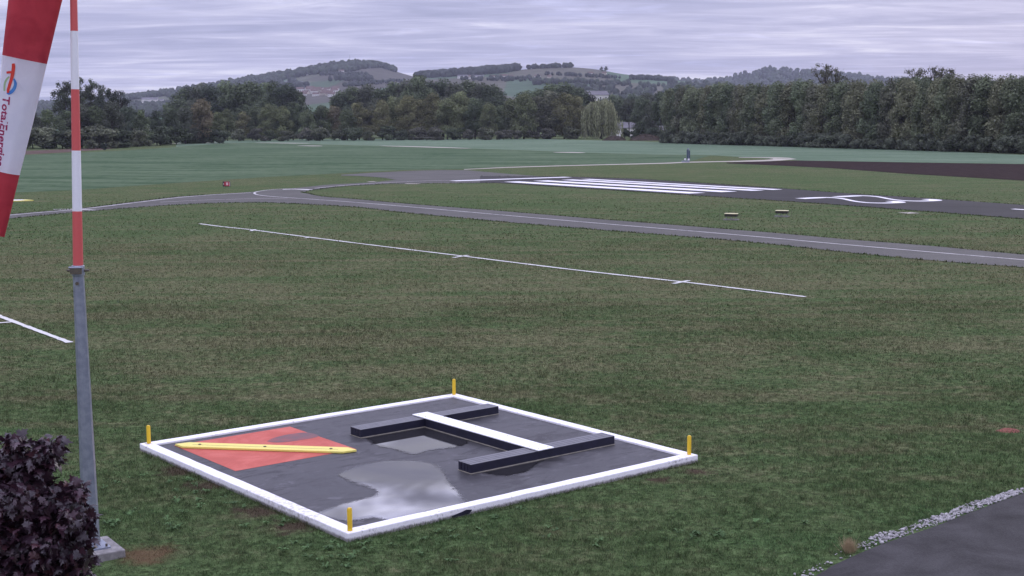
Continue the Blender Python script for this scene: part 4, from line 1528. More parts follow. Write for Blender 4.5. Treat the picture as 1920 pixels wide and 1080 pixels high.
M_SOCKR = cloth('windsock_red_cloth', (.55, .065, .085), (.44, .045, .065), .40)
M_SOCKW = cloth('windsock_white_cloth', (.78, .77, .82), (.72, .71, .78), .35)
SY = 23.05
axis_px = np.array([(-110, 85, 110), (0, 65.5, 95), (112, 46, 82), (220, 30, 65), (324, 13, 47), (400, 1, 35), (441, -6, 29)], float)   # y, x of the axis, width
apts = np.array([depth_at(x, y, SY) for y, x, w in axis_px])
arad = axis_px[:, 2] / FPX * SY / 2
acum = np.r_[0, np.cumsum(np.linalg.norm(np.diff(apts, axis=0), axis=1))]


def sock_pt(s, b, off=0.0, ang_=None):
    """s metres down the axis; b lateral metres on the side facing the field of view (or ang_ round the tube)"""
    c = np.array([np.interp(s, acum, apts[:, k]) for k in range(3)])
    c2 = np.array([np.interp(min(s + .05, acum[-1]), acum, apts[:, k]) for k in range(3)])
    c1_ = np.array([np.interp(max(s - .05, 0), acum, apts[:, k]) for k in range(3)])
    d = (c2 - c1_) / np.linalg.norm(c2 - c1_)
    lat = np.array([-d[2], 0, d[0]]); lat = lat if lat[0] > 0 else -lat
    r_ = np.interp(s, acum, arad)
    fr = np.array([0, -1, 0])
    if ang_ is None:
        ca = max(-1, min(1, b / r_)); sa_ = math.sqrt(max(0, 1 - ca * ca))
    else:
        ca, sa_ = math.cos(ang_), math.sin(ang_)
    th = math.atan2(sa_, ca)
    fold = 1 + .07 * math.sin(3 * th + s * 1.3) + .035 * math.sin(7 * th - s * 2.1 + 1) + .02 * math.sin(11 * th + s * 3.7)
    flat = .62 * fold
    return c + lat * (ca * r_) + fr * (sa_ * r_ * flat + off)


ring_loc = apts[0]
sock = thing('windsock', 'limp red and white windsock with printed lettering hanging beside the mast', 'windsock', tuple(ring_loc))


def sock_part(name, s0, s1, mat, parent=None, nseg=26, nr=40):
    m_ = MB()
    for i in range(nseg + 1):
        s = s0 + (s1 - s0) * i / nseg
        for k_ in range(nr):
            p_ = sock_pt(s, 0, 0, 2 * math.pi * k_ / nr) - ring_loc
            m_.v.append(tuple(p_))
    for i in range(nseg):
        for k_ in range(nr):
            m_.f.append((i * nr + k_, i * nr + (k_ + 1) % nr, (i + 1) * nr + (k_ + 1) % nr, (i + 1) * nr + k_))
    return m_.build(name, mat, parent or sock, True)


def s_of_y(y):
    return float(np.interp(y, axis_px[:, 0], acum))


sock_part('red_sleeve', 0, s_of_y(112) - .002, M_SOCKR)
white = sock_part('white_sleeve', s_of_y(112), s_of_y(323), M_SOCKW)
sock_part('red_sleeve', s_of_y(323) + .002, acum[-1], M_SOCKR)
for y_ in (112, 323):
    sm_ = MB(); sm_.tube([tuple(sock_pt(s_of_y(y_), 0, 0, 2 * math.pi * k_ / 40) - ring_loc) for k_ in range(41)], .006, 5, False); sm_.build('seam', M_SOCKW, sock)
hoop = MB(); hp = [tuple(sock_pt(0.0, 0, 0, 2 * math.pi * k_ / 24) - ring_loc) for k_ in range(25)]
hoop.tube(hp, .018, 6, False); hoop.build('hoop', M_GALV, sock, True)
m = MB()
m.tube([(bx + mast_x(11), by, 11.05), (ring_loc[0], by - .1, 11.0), tuple(ring_loc + np.array([0, -.05, .05]))], [.03, .025, .02], 8)
for i_, p_ in enumerate(m.v):
    m.v[i_] = (p_[0] - bx, p_[1] - by, p_[2])
m.build('swivel_arm', M_GALV, sw)
for sgn in (0.0, math.pi):
    a = sock_pt(0, 0, 0, sgn) - ring_loc
    m = MB(); m.tube([tuple(a), (0, 0, .3)], .008, 5, False); m.build('rope', M_GALV, sock)

# lettering and emblem printed on the white sleeve
M_INK = simple('print_plum', (.30, .020, .085), (.26, .018, .075), 4, .7, .2, 0)
M_INKR = simple('print_red', (.56, .035, .03), (.50, .06, .03), 4, .7, .2, 0)
M_INKB = simple('print_blue', (.05, .16, .44), (.08, .24, .50), 4, .7, .2, 0)
M_INKG = simple('print_green', (.30, .42, .22), (.38, .40, .26), 4, .7, .2, 0)


def on_sock(name, pts2, faces, mat, s_top, b_base, off=.006):
    """pts2: (along down the sleeve, lateral to the right)"""
    m_ = MB()
    m_.v = [tuple(sock_pt(s_top + a, b_base + b, off) - ring_loc) for a, b in pts2]
    m_.f = faces
    return m_.build(name, mat, white)


cu = bpy.data.curves.new('lettering', 'FONT')
cu.body = 'TotalEnergies'
cu.size = .205
cu.offset = .0045
cu.resolution_u = 3
tmp = bpy.data.objects.new('lettering', cu)
COL.objects.link(tmp)
bpy.context.view_layer.update()
me = bpy.data.meshes.new_from_object(tmp.evaluated_get(bpy.context.evaluated_depsgraph_get()))
bpy.data.objects.remove(tmp)
tv = [(v.co.x, v.co.y) for v in me.vertices]
wid = max(p[0] for p in tv)
S_T = s_of_y(184)
LEN = s_of_y(313) - S_T
k_ = LEN / wid
tf = [tuple(p.vertices) for p in me.polygons]
base_b = lambda a: 0.0


def text_pts():
    out = []
    for px_, py_ in tv:
        a = px_ * k_
        # baseline drifts from right of the left hem towards it: offsets measured on the sleeve
        out.append((a, -.46 * float(np.interp(S_T + a, acum, arad)) + py_ - .068))
    return out


on_sock('lettering', text_pts(), tf, M_INK, S_T, 0.0)
# emblem above the lettering: a red figure and two arcs


def band(path, widths, per=5):
    sm = smooth_line(path, per)
    ww = np.interp(np.linspace(0, 1, len(sm)), np.linspace(0, 1, len(widths)), widths)
    return ribbon(sm, list(ww))


S_E = s_of_y(120)
PXM = SY / FPX


def emb(pts, widths, mat, name, off):
    # points given on the sleeve in centimetre-like units: along, lateral
    v2, f2 = band([(a * PXM, b * PXM) for a, b in pts], [w_ * PXM for w_ in widths])
    on_sock(name, v2, f2, mat, S_E, 0.0, off)


emb([(27, -15), (33, -20), (41, -23), (49, -23), (55, -22)], [3, 4, 4.5, 4.5, 4], M_INKG, 'emblem_arc', .005)
emb([(29, -5), (36, -1), (45, -1.5), (53, -6), (57, -12), (56, -16)], [3, 5, 6, 6.5, 6, 4], M_INKB, 'emblem_arc', .006)
emb([(2, -10), (8, -8.5), (20, -8.5), (32, -10), (44, -12.5), (52, -14), (57, -13)], [6, 7.5, 7.5, 7, 6.5, 6, 4], M_INKR, 'emblem_stroke', .008)
emb([(18, -8), (19, -15), (21, -22)], [4.5, 4.5, 4.0], M_INKR, 'emblem_flag', .007)

# ------------------------------------------------------------------ small airfield things
M_SIGNR = simple('sign_red', (.42, .03, .045), (.36, .025, .04), 3, .5, .4, 0)
M_SIGNB = simple('sign_black', (.02, .016, .02), (.015, .012, .016), 3, .5, .4, 0)
M_SIGNW = simple('sign_pale', (.66, .46, .48), (.60, .42, .44), 3, .5, .4, 0)
x, y = ground_at(425, 351)
t = thing('taxiway_sign', 'small red sign box standing on the grass beyond the taxiway', 'sign', (x, y, 0), -.18)
m = MB(); m.box((0, 0, .38), (.86, .22, .58)); bd = m.build('sign_case', M_SIGNB, t, bevel=.01)
m = MB(); m.box((.08, -.118, .39), (.62, .012, .50)); m.build('red_face', M_SIGNR, t)
m = MB(); m.box((.12, -.128, .40), (.26, .01, .32)); m.build('pale_figure', M_SIGNW, t)
m = MB(); m.box((-.31, -.118, .38), (.08, .012, .24)); m.build('pale_figure', M_SIGNW, t)
m = MB(); m.box((.415, -.118, .36), (.05, .012, .42)); m.build('pale_edge', M_SIGNW, t)
for q in (-.3, .3):
    m = MB(); m.tube([(q, 0, -.05), (q, 0, .12)], .03, 8); m.build('leg', M_GALV, t)

M_SLATE = simple('slate_blue_panel', (.050, .075, .105), (.040, .060, .090), 2, .4, .5, 0)
x, y = ground_at(1290.5, 304.5)
t = thing('field_cabinet', 'tall slate-blue double post standing at the edge of the chalk track', 'cabinet', (x, y, 0), .2)
m = MB(); m.box((-.14, 0, 1.42), (.26, .3, 1.55)); m.build('panel', M_SLATE, t, bevel=.02)
m = MB(); m.box((.17, .04, 1.36), (.26, .3, 1.45)); m.build('panel', M_SLATE, t, bevel=.02)
m = MB(); m.box((.015, -.12, 1.38), (.05, .06, 1.4)); m.build('joint', M_GALV, t)
m = MB(); m.box((-.05, 0, 2.32), (.34, .28, .22)); m.build('cap', M_GALV, t, bevel=.03)
m = MB(); m.tube([(-.14, 0, -.1), (-.14, 0, .7)], .07, 8); m.build('leg', M_GALV, t)
m = MB(); m.tube([(.17, .04, -.1), (.17, .04, .7)], .07, 8); m.build('leg', M_GALV, t)
m = MB(); m.box((.02, -.1, .52), (.3, .2, .3)); m.build('socket_box', M_MASTW, t, bevel=.02)
m = MB(); m.box((-.62, -.1, .55), (.26, .2, .28)); m.build('socket_box', M_MASTW, t, bevel=.02)
m = MB(); m.box((-.5, 0, .14), (1.3, .5, .28)); m.build('plinth', M_GALV, t, bevel=.02)

M_CREAM = simple('light_unit_cream', (.70, .64, .36), (.58, .52, .30), 3, .5, .4, 0)
M_UNIT = simple('light_unit_dark', (.035, .030, .022), (.025, .022, .018), 3, .5, .4, 0)
for (px, py, lab) in ((1371, 412.5, 'cream-topped approach light unit on legs, the left of two between taxiway and runway'), (1466, 406.5, 'cream-topped approach light unit on legs, the right of two between taxiway and runway')):
    x, y = ground_at(px, py)
    t = thing('approach_light', lab, 'light unit', (x, y, 0), math.radians(-22), 'approach light units')
    m = MB()
    pr = [(-.50, -.16), (-.46, -.30), (.46, -.30), (.50, -.16), (.50, .16), (.44, .28), (-.44, .28), (-.50, .16)]
    m.prism(pr, .46, .50); m.build('lid', M_CREAM, t, bevel=.012)
    m = MB(); m.prism([(a * .96, b * .95) for a, b in pr], .27, .457); m.build('lamp_case', M_UNIT, t, bevel=.02)
    for q in (-.36, 0, .36):
        m = MB(); m.tube([(q, 0, -.03), (q, 0, .28)], .022, 8); m.build('leg', M_GALV, t)
    m = MB(); m.box((0, 0, .03), (1.1, .6, .08)); m.build('base', M_CONC, t)
    for q in (-.82, .78):
        m = MB(); m.tube([(q, -.2, -.05), (q, -.2, .52)], .012, 5); m.build('stake', M_BOLT, t)

x, y = ground_at(18, 377)
t = thing('yellow_ground_marker', 'flat yellow-edged pointed marker on the grass left of the mast', 'marker', (x, y, 0), .05)
m = MB()
outer = [(-3.0, -.55), (1.2, -.75), (2.3, 0.0), (1.2, 1.1), (-3.0, 1.3)]
inner = [(-2.8, -.35), (.9, -.5), (1.5, 0.1), (.9, .8), (-2.8, 1.05)]
m.prism(outer, 0, .08); m.build('yellow_frame', M_YELLOW, t)
m = MB(); m.prism(inner, .07, .09); m.build('white_inlay', M_MASTW, t)

x, y = ground_at(1891, 808)
t = MB()
r = np.random.default_rng(3)
n = 18
for j in range(5):
    q = 1 - j / 4.4
    for k_ in range(n):
        a = 2 * math.pi * k_ / n
        t.v.append((math.cos(a) * .30 * q * (1 + r.uniform(-.15, .15)), math.sin(a) * .20 * q * (1 + r.uniform(-.15, .15)), .07 * (1 - q ** 2) * (1 + r.uniform(-.15, .15)) - .004))
t.f = [(j * n + k_, j * n + (k_ + 1) % n, (j + 1) * n + (k_ + 1) % n, (j + 1) * n + k_) for j in range(4) for k_ in range(n)] + [tuple(range(4 * n, 5 * n))]
tag(t.build('earth_mound', simple('red_earth', (.25, .10, .075), (.15, .065, .05), 18, .95, .1, .5, .02), loc=(x, y, 0)), 'small reddish earth mound on the lawn near the right edge', 'earth mound')

# white lines laid on the lawn
lawn_lines = []


def lawn_line(pts, w, label, ticks):
    g = smooth_line([ground_at(*p) for p in pts], 14)
    # wobbling, hand-laid edge
    ww = [w * random.uniform(.75, 1.2) for _ in g]
    o_ = line_obj('lawn_line', g, ww, .030, M_LAWNLINE)
    tag(o_, label, 'ground line')
    lawn_lines.append((np.array(g), w))
    for a, b in ticks:
        pa, pb = ground_at(*a), ground_at(*b)
        o2 = line_obj('tick', [pa, ((pa[0] + pb[0]) / 2, (pa[1] + pb[1]) / 2), pb], w * .9, .034, M_LAWNLINE, o_)
        lawn_lines.append((np.array([pa, pb]), w))


lawn_line([(374, 420), (420, 426), (468, 431), (545, 441), (700, 460.5), (860, 480), (1070, 506), (1280, 529.5), (1400, 544), (1510, 557.5)], .26, 'long thin white line across the open lawn', [((850, 484), (878, 479.5)), ((1262, 533), (1292, 527)), ((470, 434), (478, 431)), ((572, 447), (582, 445.5))])
lawn_line([(-160, 531), (-60, 570), (0, 594), (60, 617), (131, 643.5)], .24, 'short white line on the lawn left of the mast', [((-30, 609), (22, 605))])

# ------------------------------------------------------------------ gravel, grass, weeds
M_STONE = simple('white_gravel', (.44, .42, .41), (.20, .19, .19), 14, .9, .2, .2, .004)
r = np.random.default_rng(21)
edge = np.array(re_)
ecum = np.r_[0, np.cumsum(np.linalg.norm(np.diff(edge, axis=0), axis=1))]
s0 = ecum[6]
V, Fs = [], []
o_i = 0
gravel_pts = []
for i in range(5200):
    s = r.uniform(.4, ecum[-1])
    p = np.array([np.interp(s, ecum, edge[:, 0]), np.interp(s, ecum, edge[:, 1])])
    pxn = 960 + FPX * p[0] / (p[1] * .9926 + .9)
    dens = float(np.interp(pxn, [1480, 1545, 1565, 1615, 1640, 1680, 1740, 2300], [.10, .10, .03, .10, .45, .8, 1, 1]))
    wdt = float(np.interp(pxn, [1500, 1600, 1680, 1760, 1840, 1920, 2300], [.30, .26, .30, .34, .28, .22, .22]))
    wdt *= 1 + .25 * math.sin(s * 3.1) * math.sin(s * 1.3)
    dens *= .75 + .45 * math.sin(s * 5.3 + math.sin(s * 2.1) * 2)
    if r.random() > dens:
        continue
    q = r.random() ** .85 * wdt * 1.0 + .02
    p = p - rn * q
    sz = r.uniform(.012, .030) if r.random() < .92 else r.uniform(.03, .05)
    nz = 1 + r.uniform(-.3, .3, 12)
    vv = ICO_V[:12] * nz[:, None] * np.array([sz, sz * r.uniform(.6, 1), sz * r.uniform(.4, .8)])
    a = r.uniform(0, 6.28)
    c, s_ = math.cos(a), math.sin(a)
    vv = np.stack([vv[:, 0] * c - vv[:, 1] * s_ + p[0], vv[:, 0] * s_ + vv[:, 1] * c + p[1], vv[:, 2] + sz * .4 + .006], 1)
    V.append(vv)
    Fs.append(np.array([(0, 11, 5), (0, 5, 1), (0, 1, 7), (0, 7, 10), (0, 10, 11), (1, 5, 9), (5, 11, 4), (11, 10, 2), (10, 7, 6), (7, 1, 8), (3, 9, 4), (3, 4, 2), (3, 2, 6), (3, 6, 8), (3, 8, 9), (4, 9, 5), (2, 4, 11), (6, 2, 10), (8, 6, 7), (9, 8, 1)]) + o_i)
    o_i += 12
me = np_mesh('gravel', np.concatenate(V), np.concatenate(Fs).ravel(), 3, M_STONE)
o = bpy.data.objects.new('gravel', me); COL.objects.link(o)
stuff(o, 'white gravel strip along the edge of the asphalt road', 'gravel')

# dry grass tuft at the road edge
tx, ty = ground_at(1592, 1036)
r = np.random.default_rng(4)
V, A = [], []
for i in range(420):
    a, q = r.uniform(0, 6.283), abs(r.normal()) * .05
    h = r.uniform(.14, .30)
    bxx, byy = math.cos(a) * q, math.sin(a) * q
    lx, ly = bxx * 1.2 + r.normal() * .05, byy * 1.2 + r.normal() * .05
    w_ = .0045
    c, s_ = math.cos(a + 1.57) * w_, math.sin(a + 1.57) * w_
    V += [(bxx - c, byy - s_, 0), (bxx + c, byy + s_, 0), (bxx + lx, byy + ly, h)]
    A += [r.random()] * 3
V = np.array(V)
M_DRY = simple('dry_grass', (.42, .33, .20), (.30, .23, .14), 20, .9, .1, 0, trans=.2)
o = bpy.data.objects.new('dry_grass_tuft', np_mesh('dry_grass_tuft', V, np.arange(len(V)), 3, M_DRY)); COL.objects.link(o)
o.location = (tx, ty, 0)
tag(o, 'tan dry grass tuft at the edge of the road gravel', 'grass tuft')


# mown lawn blades near the camera
def lawn_blades():
    r_ = np.random.default_rng(77)
    bands = [(20.5, 28, 1500, .010, .055), (28, 38, 800, .014, .058), (38, 56, 300, .022, .062), (56, 85, 80, .040, .070), (85, 150, 16, .085, .080)]
    VV, AA = [], []
    slab_h = 4.52
    roadp = np.array(re_)
    for y0, y1, dens, bw, bh in bands:
        xmax = y1 * .39 + 1.0
        n_ = int((y1 - y0) * 2 * xmax * dens)
        X = r_.uniform(-xmax, xmax, n_); Y = r_.uniform(y0, y1, n_)
        ok = np.abs(X) < Y * .39 + .8
        du, dv = X - SC[0], Y - SC[1]
        U = du * math.cos(SA) + dv * math.sin(SA); W = -du * math.sin(SA) + dv * math.cos(SA)
        ok &= ~((np.abs(U) < slab_h) & (np.abs(W) < slab_h))
        dm = np.hypot(X - bx, Y - by)
        ok &= ~(dm < .62)
        # road side: compare with the edge line
        ex = np.interp(X, roadp[:, 0], roadp[:, 1])
        side = (X - np.interp(Y, roadp[::1, 1], roadp[::1, 0])) * rn[0]
        xe = np.interp(Y, roadp[:, 1], roadp[:, 0])
        ok &= ~((X > xe - .10) & (Y < roadp[-1, 1]))
        grav = (X > xe - .36) & (Y < roadp[-1, 1])
        ok &= ~(grav & (Y > 23.4) & (r_.random(n_) < .93))
        for g, w in lawn_lines:
            for i_ in range(len(g) - 1):
                a, b = g[i_], g[i_ + 1]
                if max(a[1], b[1]) < y0 - 1 or min(a[1], b[1]) > y1 + 1:
                    continue
                ab = b - a; L2 = ab @ ab + 1e-9
                near_ = np.where((X > min(a[0], b[0]) - 1) & (X < max(a[0], b[0]) + 1) & (Y > min(a[1], b[1]) - 1) & (Y < max(a[1], b[1]) + 1))[0]
                if len(near_) == 0:
                    continue
                t_ = np.clip(((X[near_] - a[0]) * ab[0] + (Y[near_] - a[1]) * ab[1]) / L2, 0, 1)
                d_ = np.hypot(X[near_] - a[0] - ab[0] * t_, Y[near_] - a[1] - ab[1] * t_)
                ok[near_[d_ < w * .62 + .03]] = False
        # taxiway and runway stay clear
        if y1 > 65:
            # projected test against the surveyed edges
            zc = Y * math.cos(PITCH) + EYE * math.sin(PITCH); yc = EYE * math.cos(PITCH) - Y * math.sin(PITCH)
            xx, yy = X / zc, yc / zc
            c, s_ = math.cos(-ROLL), math.sin(-ROLL)
            PX, PY = 960 + FPX * (c * xx - s_ * yy), 540 + FPX * (s_ * xx + c * yy)
            for nr_, fr_ in ((tx_near, tx_far), (rw_near, rw_far), (br_near, br_far), (ap_near, ap_far)):
                nr_, fr_ = np.array(nr_), np.array(fr_)
                ins = (PX > nr_[0, 0]) & (PX < nr_[-1, 0]) & (PY < np.interp(PX, nr_[:, 0], nr_[:, 1]) + .2) & (PY > np.interp(PX, fr_[:, 0], fr_[:, 1]) - .2)
                ok &= ~ins
        # uneven growth
        gpat = np.sin(X * 1.7 + np.sin(Y * 1.1) * 1.4) * np.sin(Y * 1.3 + np.cos(X * .9)) * .5 + np.sin(X * .41 + 1) * np.sin(Y * .37) * .5
        ok &= r_.random(n_) < (.78 + .35 * gpat)
        if y1 > 100:
            ok &= r_.random(n_) < np.clip((150 - Y) / 60, 0, 1)
        X, Y, gp = X[ok], Y[ok], gpat[ok]
        # taller beside the slab
        du, dv = X - SC[0], Y - SC[1]
        U = np.abs(du * math.cos(SA) + dv * math.sin(SA)); W = np.abs(-du * math.sin(SA) + dv * math.cos(SA))
        edge_d = np.maximum(U, W) - slab_h
        n_ = len(X)
        cl_ = sum(np.sin(X * f1 + Y * f2 + p1) for f1, f2, p1 in ((9.1, 3.3, 0), (-5.2, 11.7, 1), (13.3, -8.1, 2), (4.1, 6.9, 3))) / 4
        h = bh * r_.uniform(.5, 1.25, n_) * (1 + .35 * gp) * (1 + .8 * cl_) * (1 + .7 * np.exp(-np.clip(edge_d, 0, 9) * 3) * r_.random(n_))
        a = r_.uniform(0, 2 * math.pi, n_); le = r_.uniform(.3, 1.2, n_) * h
        b = a + r_.uniform(-.9, .9, n_) + 1.57
        w = bw * r_.uniform(.6, 1.2, n_) * .5
        P = np.stack([X, Y, np.full(n_, .0)], 1)
        side_ = np.stack([np.cos(b) * w, np.sin(b) * w, np.zeros(n_)], 1)
        tip = P + np.stack([np.cos(a) * le, np.sin(a) * le, h], 1)
        VV.append(np.stack([P - side_, P + side_, tip], 1).reshape(-1, 3))
        AA.append(np.repeat(r_.uniform(0 if y0 < 50 else .35, 1, n_), 3))
    V_ = np.concatenate(VV)
    o_ = bpy.data.objects.new('lawn_grass', np_mesh('lawn_grass', V_, np.arange(len(V_)), 3, M_BLADE, {'rnd': np.concatenate(AA)}))
    COL.objects.link(o_)
    return stuff(o_, 'short mown airfield grass in mixed green and brown', 'grass')


lawn_blades()

# taller grass lips where the lawn meets the asphalt
r = np.random.default_rng(12)
V, A = [], []
for edge_px, dirn in ((tx_far, 1), (tx_near, -1), (rw_near, -1), (rw_far, 1), (br_near, -1)):
    e_ = np.array([ground_at(*p) for p in smooth_line(edge_px, 4)])
    cum = np.r_[0, np.cumsum(np.linalg.norm(np.diff(e_, axis=0), axis=1))]
    n_ = int(cum[-1] * 16)
    s = r.uniform(0, cum[-1], n_)
    X = np.interp(s, cum, e_[:, 0]) + r.normal(size=n_) * .06
    Y = np.interp(s, cum, e_[:, 1]) + dirn * np.abs(r.normal(size=n_)) * .15
    zc = Y * math.cos(PITCH) + EYE * math.sin(PITCH)
    PX = 960 + FPX * X / zc
    if edge_px is br_near:
        keep = PX > 575
    elif edge_px is tx_far:
        keep = ~((PX > 385) & (PX < 560))
    elif edge_px is rw_near:
        keep = PX > 985
    else:
        keep = np.ones(n_, bool)
    X, Y = X[keep], Y[keep]; n_ = len(X)
    h = r.uniform(.05, .14, n_); w = r.uniform(.03, .08, n_); a = r.uniform(0, 6.283, n_)
    P = np.stack([X, Y, np.zeros(n_)], 1)
    sd = np.stack([np.cos(a) * w, np.sin(a) * w, np.zeros(n_)], 1)
    tip = P + np.stack([r.normal(size=n_) * .04, r.normal(size=n_) * .04, h], 1)
    V.append(np.stack([P - sd, P + sd, tip], 1).reshape(-1, 3)); A.append(np.repeat(r.random(n_) * .6, 3))
n_ = 4200
s_ = r.uniform(-4.55, 4.55, n_); off_ = 4.505 + np.abs(r.normal(size=n_)) * .07
sd_ = r.integers(0, 4, n_)
U_ = np.where(sd_ == 0, s_, np.where(sd_ == 1, off_, np.where(sd_ == 2, s_, -off_)))
W_ = np.where(sd_ == 0, -off_, np.where(sd_ == 1, s_, np.where(sd_ == 2, off_, s_)))
keep = r.random(n_) < .35 + .6 * (np.sin(s_ * 2.7 + sd_) * np.sin(s_ * 1.1 + 2 * sd_) > -.15)
U_, W_ = U_[keep], W_[keep]; n_ = len(U_)
X = SC[0] + U_ * math.cos(SA) - W_ * math.sin(SA); Y = SC[1] + U_ * math.sin(SA) + W_ * math.cos(SA)
h = r.uniform(.03, .10, n_); w = r.uniform(.004, .008, n_); a = r.uniform(0, 6.283, n_)
P = np.stack([X, Y, np.zeros(n_)], 1)
sd = np.stack([np.cos(a) * w, np.sin(a) * w, np.zeros(n_)], 1)
tip = P + np.stack([r.normal(size=n_) * .035, r.normal(size=n_) * .035, h], 1)
V.append(np.stack([P - sd, P + sd, tip], 1).reshape(-1, 3)); A.append(np.repeat(r.random(n_), 3))
V = np.concatenate(V)
o = bpy.data.objects.new('verge_grass', np_mesh('verge_grass', V, np.arange(len(V)), 3, M_BLADE, {'rnd': np.concatenate(A)})); COL.objects.link(o)
stuff(o, 'longer grass fringe along the asphalt edges', 'grass')

# broad-leaved weeds round the slab
M_WEED = leaf_mat('weed_leaves', (.072, .126, .046), False, scale=6.0, trans=.2)
r = np.random.default_rng(44)
V, A = [], []
clumps = [(395, 930, 10, .9), (430, 948, 8, .7), (350, 905, 6, .6), (610, 1045, 12, .8), (580, 1020, 5, .5), (680, 1030, 6, .8), (520, 985, 5, .5), (330, 985, 4, .6), (860, 1010, 6, 1.0), (960, 975, 5, .8), (1305, 1010, 5, .4), (1330, 1000, 4, .4), (1500, 1000, 4, 1.0),
          (240, 905, 4, .5), (300, 950, 5, .8), (1100, 1010, 5, 1.2), (760, 1050, 5, 1.0), (205, 985, 6, .15)]
for px, py, cnt, spread in clumps:
    cx, cy = ground_at(px, py)
    for i in range(cnt):
        x, y = cx + r.normal() * spread * .5, cy + r.normal() * spread * .5
        uu, vv = (x - SC[0]) * math.cos(SA) + (y - SC[1]) * math.sin(SA), -(x - SC[0]) * math.sin(SA) + (y - SC[1]) * math.cos(SA)
        if max(abs(uu), abs(vv)) < 4.68:
            continue
        rr_ = r.random()
        for k_ in range(r.integers(6, 11)):
            a = r.uniform(0, 6.283); L_ = r.uniform(.05, .13); w_ = L_ * r.uniform(.18, .30); up = r.uniform(.2, .9)
            d = np.array([math.cos(a), math.sin(a)]); q = np.array([-d[1], d[0]])
            b0 = np.array([x, y, .02]); mid = b0 + np.array([*(d * L_ * .55), L_ * up * .7]); tip = b0 + np.array([*(d * L_), L_ * up * .6])
            V += [b0, mid + np.array([*(q * w_), .008]), tip, mid - np.array([*(q * w_), -.008])]
            A += [min(1, .4 * rr_ + .6 * r.random())] * 4
V = np.array(V)
o = bpy.data.objects.new('lawn_weeds', np_mesh('lawn_weeds', V, np.arange(len(V)), 4, M_WEED, {'rnd': np.array(A)})); COL.objects.link(o)
stuff(o, 'broad-leaved weeds growing in the lawn round the slab', 'weeds')

# ------------------------------------------------------------------ purple maple in the near left corner
M_MAPLE, nt = new_mat('purple_maple_leaf')
oi = nt.node('ShaderNodeObjectInfo')
at = nt.node('ShaderNodeAttribute'); at.attribute_name = 'rnd'
pos = nt.node('ShaderNodeNewGeometry').outputs['Position']
f = nt.math('FRACT', nt.math('ADD', oi.outputs['Random'], at.outputs['Fac']))
col = nt.mix(nt.range(f, .2, .95), (.022, .009, .016), (.060, .024, .036))
col = nt.mix(nt.range(f, .88, 1.0, 0, .55), col, (.095, .028, .024))
nz = nt.noise(pos, 14, 3, .6)
col = nt.mix(nt.range(nz, .4, .8, 0, .25), col, (.045, .034, .048))
finish(nt, col, .36, .6, nz, .25, .004, trans=.18)


def maple_outline():
    half = [(0.0, -.02), (.12, -.10), (.34, -.12), (.26, .02), (.52, .12), (.40, .22), (.46, .38), (.26, .36), (.22, .46), (.28, .62), (.12, .60), (.0, .95)]
    return half + [(-x, y) for x, y in reversed(half[1:-1])]


def leaf_mesh(i):
    r_ = np.random.default_rng(100 + i)
    out = maple_outline()
    S = .128
    dr = r_.uniform(.1, .5)
    V_ = [(0, .30 * S, .03 * S)] + [(x * S, y * S, -dr * S * (x * x + (y - .3) ** 2) + r_.uniform(-.02, .02) * S) for x, y in out]
    F_ = [(0, 1 + k__, 1 + (k__ + 1) % len(out)) for k__ in range(len(out))]
    me_ = bpy.data.meshes.new('leaf')
    me_.from_pydata(V_, [], F_)
    me_.materials.append(M_MAPLE)
    return me_, np.array(V_), np.array(F_)


LEAVES = [leaf_mesh(i) for i in range(4)]
MX, MY = -6.24, 16.0
maple = thing('purple_maple', 'dark purple-leaved maple in the near left corner, partly hiding the mast foot', 'tree', (MX, MY, 0))
r = np.random.default_rng(9)
tb = MB(); tb.tube([(0, 0, -.1), (.03, .02, 1.0), (0, 0, 2.2), (.25, -.05, 3.5)], [.07, .06, .04, .012], 8)
lobes = [((.40, 0, 3.36), .30), ((.15, .1, 3.20), .40), ((-.2, 0, 3.28), .38), ((-.6, .1, 3.2), .5), ((.35, -.1, 3.0), .45), ((.68, 0, 2.85), .36), ((.92, 0, 2.75), .26), ((.75, -.1, 2.45), .42), ((.3, -.2, 2.5), .6), ((-.3, -.2, 2.7), .6), ((-.9, 0, 2.7), .6),
         ((.55, 0, 2.05), .55), ((0, -.2, 1.95), .7), ((-.7, -.1, 2.1), .7), ((.80, .0, 1.75), .36), ((0, .2, 1.5), .6), ((-.6, .2, 1.5), .6)]
for i in range(26):
    b_, q_ = lobes[r.integers(0, 11)]
    d_ = r.normal(size=3); d_[2] = abs(d_[2]) * .8; d_ /= np.linalg.norm(d_)
    lobes.append((tuple(np.array(b_) + d_ * (q_ + r.uniform(.02, .16))), r.uniform(.10, .18)))
for c, q in lobes:
    z0 = max(.8, c[2] - .9)
    tb.tube([(0, 0, min(2.2, z0)), (c[0] * .5, c[1] * .5, (z0 + c[2]) / 2), c], [.02, .013, .004], 5, False)
tb.build('trunk', M_BARK, maple, True)
pts = []
for c, q in lobes:
    n_ = int(800 * q * q / .25)
    for i in range(n_):
        d = r.normal(size=3); d /= np.linalg.norm(d)
        rr_ = q * (.35 + .80 * r.random() ** .8)
        pts.append((np.array(c) + d * rr_ * np.array([1, 1, .9]), d))
camv = np.array([0 - MX, 0 - MY, EYE])


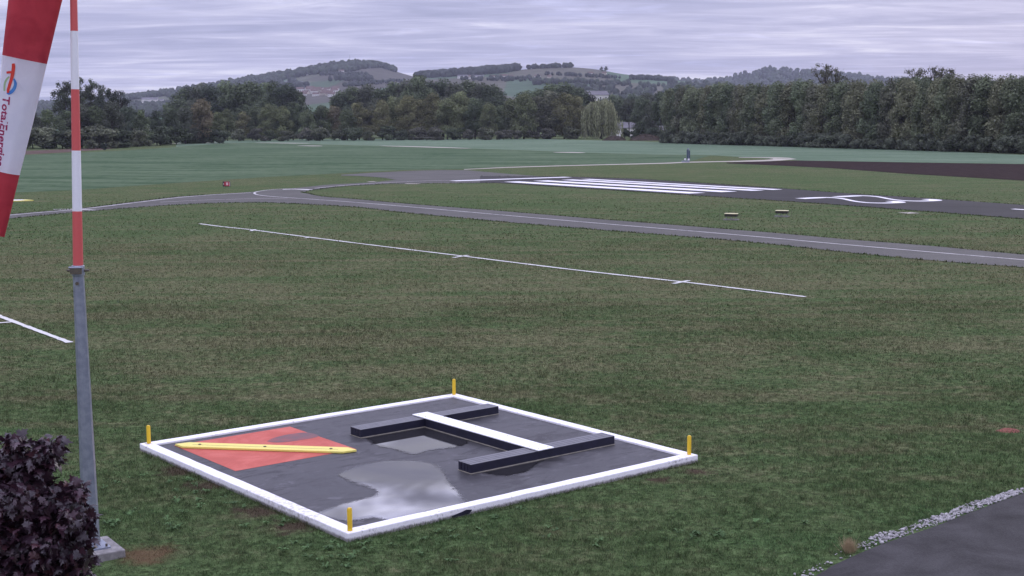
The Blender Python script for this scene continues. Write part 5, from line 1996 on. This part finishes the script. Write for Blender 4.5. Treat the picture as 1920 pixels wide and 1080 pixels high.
def leaf_matrix(p_, d):
    view = camv - p_; view = view / np.linalg.norm(view)
    nrm = d * .45 + np.array([0, 0, .6]) + r.normal(size=3) * .75
    nrm /= np.linalg.norm(nrm)
    down = np.array([d[0], d[1], -.6]) + r.normal(size=3) * .5      # tips droop outwards
    y_ = down - nrm * (down @ nrm); y_ /= np.linalg.norm(y_)
    x_ = np.cross(y_, nrm)
    s = r.uniform(.5, 1.35)
    M_ = np.eye(4); M_[:3, 0] = x_ * s; M_[:3, 1] = y_ * s; M_[:3, 2] = nrm * s; M_[:3, 3] = p_
    return M_


items = []
for p_, d in pts:
    view = camv - p_; view = view / np.linalg.norm(view)
    # how far out towards the viewer the leaf sits, and inside the picture
    Yw = p_[1] + MY
    pxl = 960 + FPX * (p_[0] + MX) / (Yw * .9926 + (EYE - p_[2]) * .121)
    pyl = 540 + FPX * ((EYE - p_[2]) * .9926 - Yw * .1215) / (Yw * .9926 + (EYE - p_[2]) * .121)
    vis = -10 < pxl < 205 and pyl < 1085
    items.append(((d @ view + (p_ @ view) * .5 + (0 if vis else -9)), p_, d))
items.sort(key=lambda t_: -t_[0])
V, Fs, A = [], [], []
o_i = 0
for i, (sc_, p_, d) in enumerate(items):
    M_ = leaf_matrix(p_, d)
    me_, lv, lf = LEAVES[i % 4]
    if i < 300:
        o = bpy.data.objects.new('leaf', me_); COL.objects.link(o)
        o.parent = maple
        o.matrix_local = Matrix(M_.tolist())
    else:
        w4 = np.c_[lv, np.ones(len(lv))] @ M_.T
        V.append(w4[:, :3]); Fs.append(lf + o_i); o_i += len(lv)
        A.append(np.full(len(lv), r.random()))
o = bpy.data.objects.new('foliage', np_mesh('foliage', np.concatenate(V), np.concatenate(Fs).ravel(), 3, M_MAPLE, {'rnd': np.concatenate(A)}))
COL.objects.link(o); o.parent = maple
stuff(o)

# ------------------------------------------------------------------ air
hz, nt = new_mat('haze_air')
pv = nt.node('ShaderNodeVolumePrincipled')
pv.inputs['Color'].default_value = (.78, .80, .97, 1)
pv.inputs['Density'].default_value = .000065
pv.inputs['Anisotropy'].default_value = .2
out = nt.node('ShaderNodeOutputMaterial')
nt.l.new(pv.outputs[0], out.inputs['Volume'])
m = MB(); m.box((0, 3400, 149), (9000, 7200, 302))
stuff(m.build('haze', hz), 'thin bluish morning haze', 'haze')
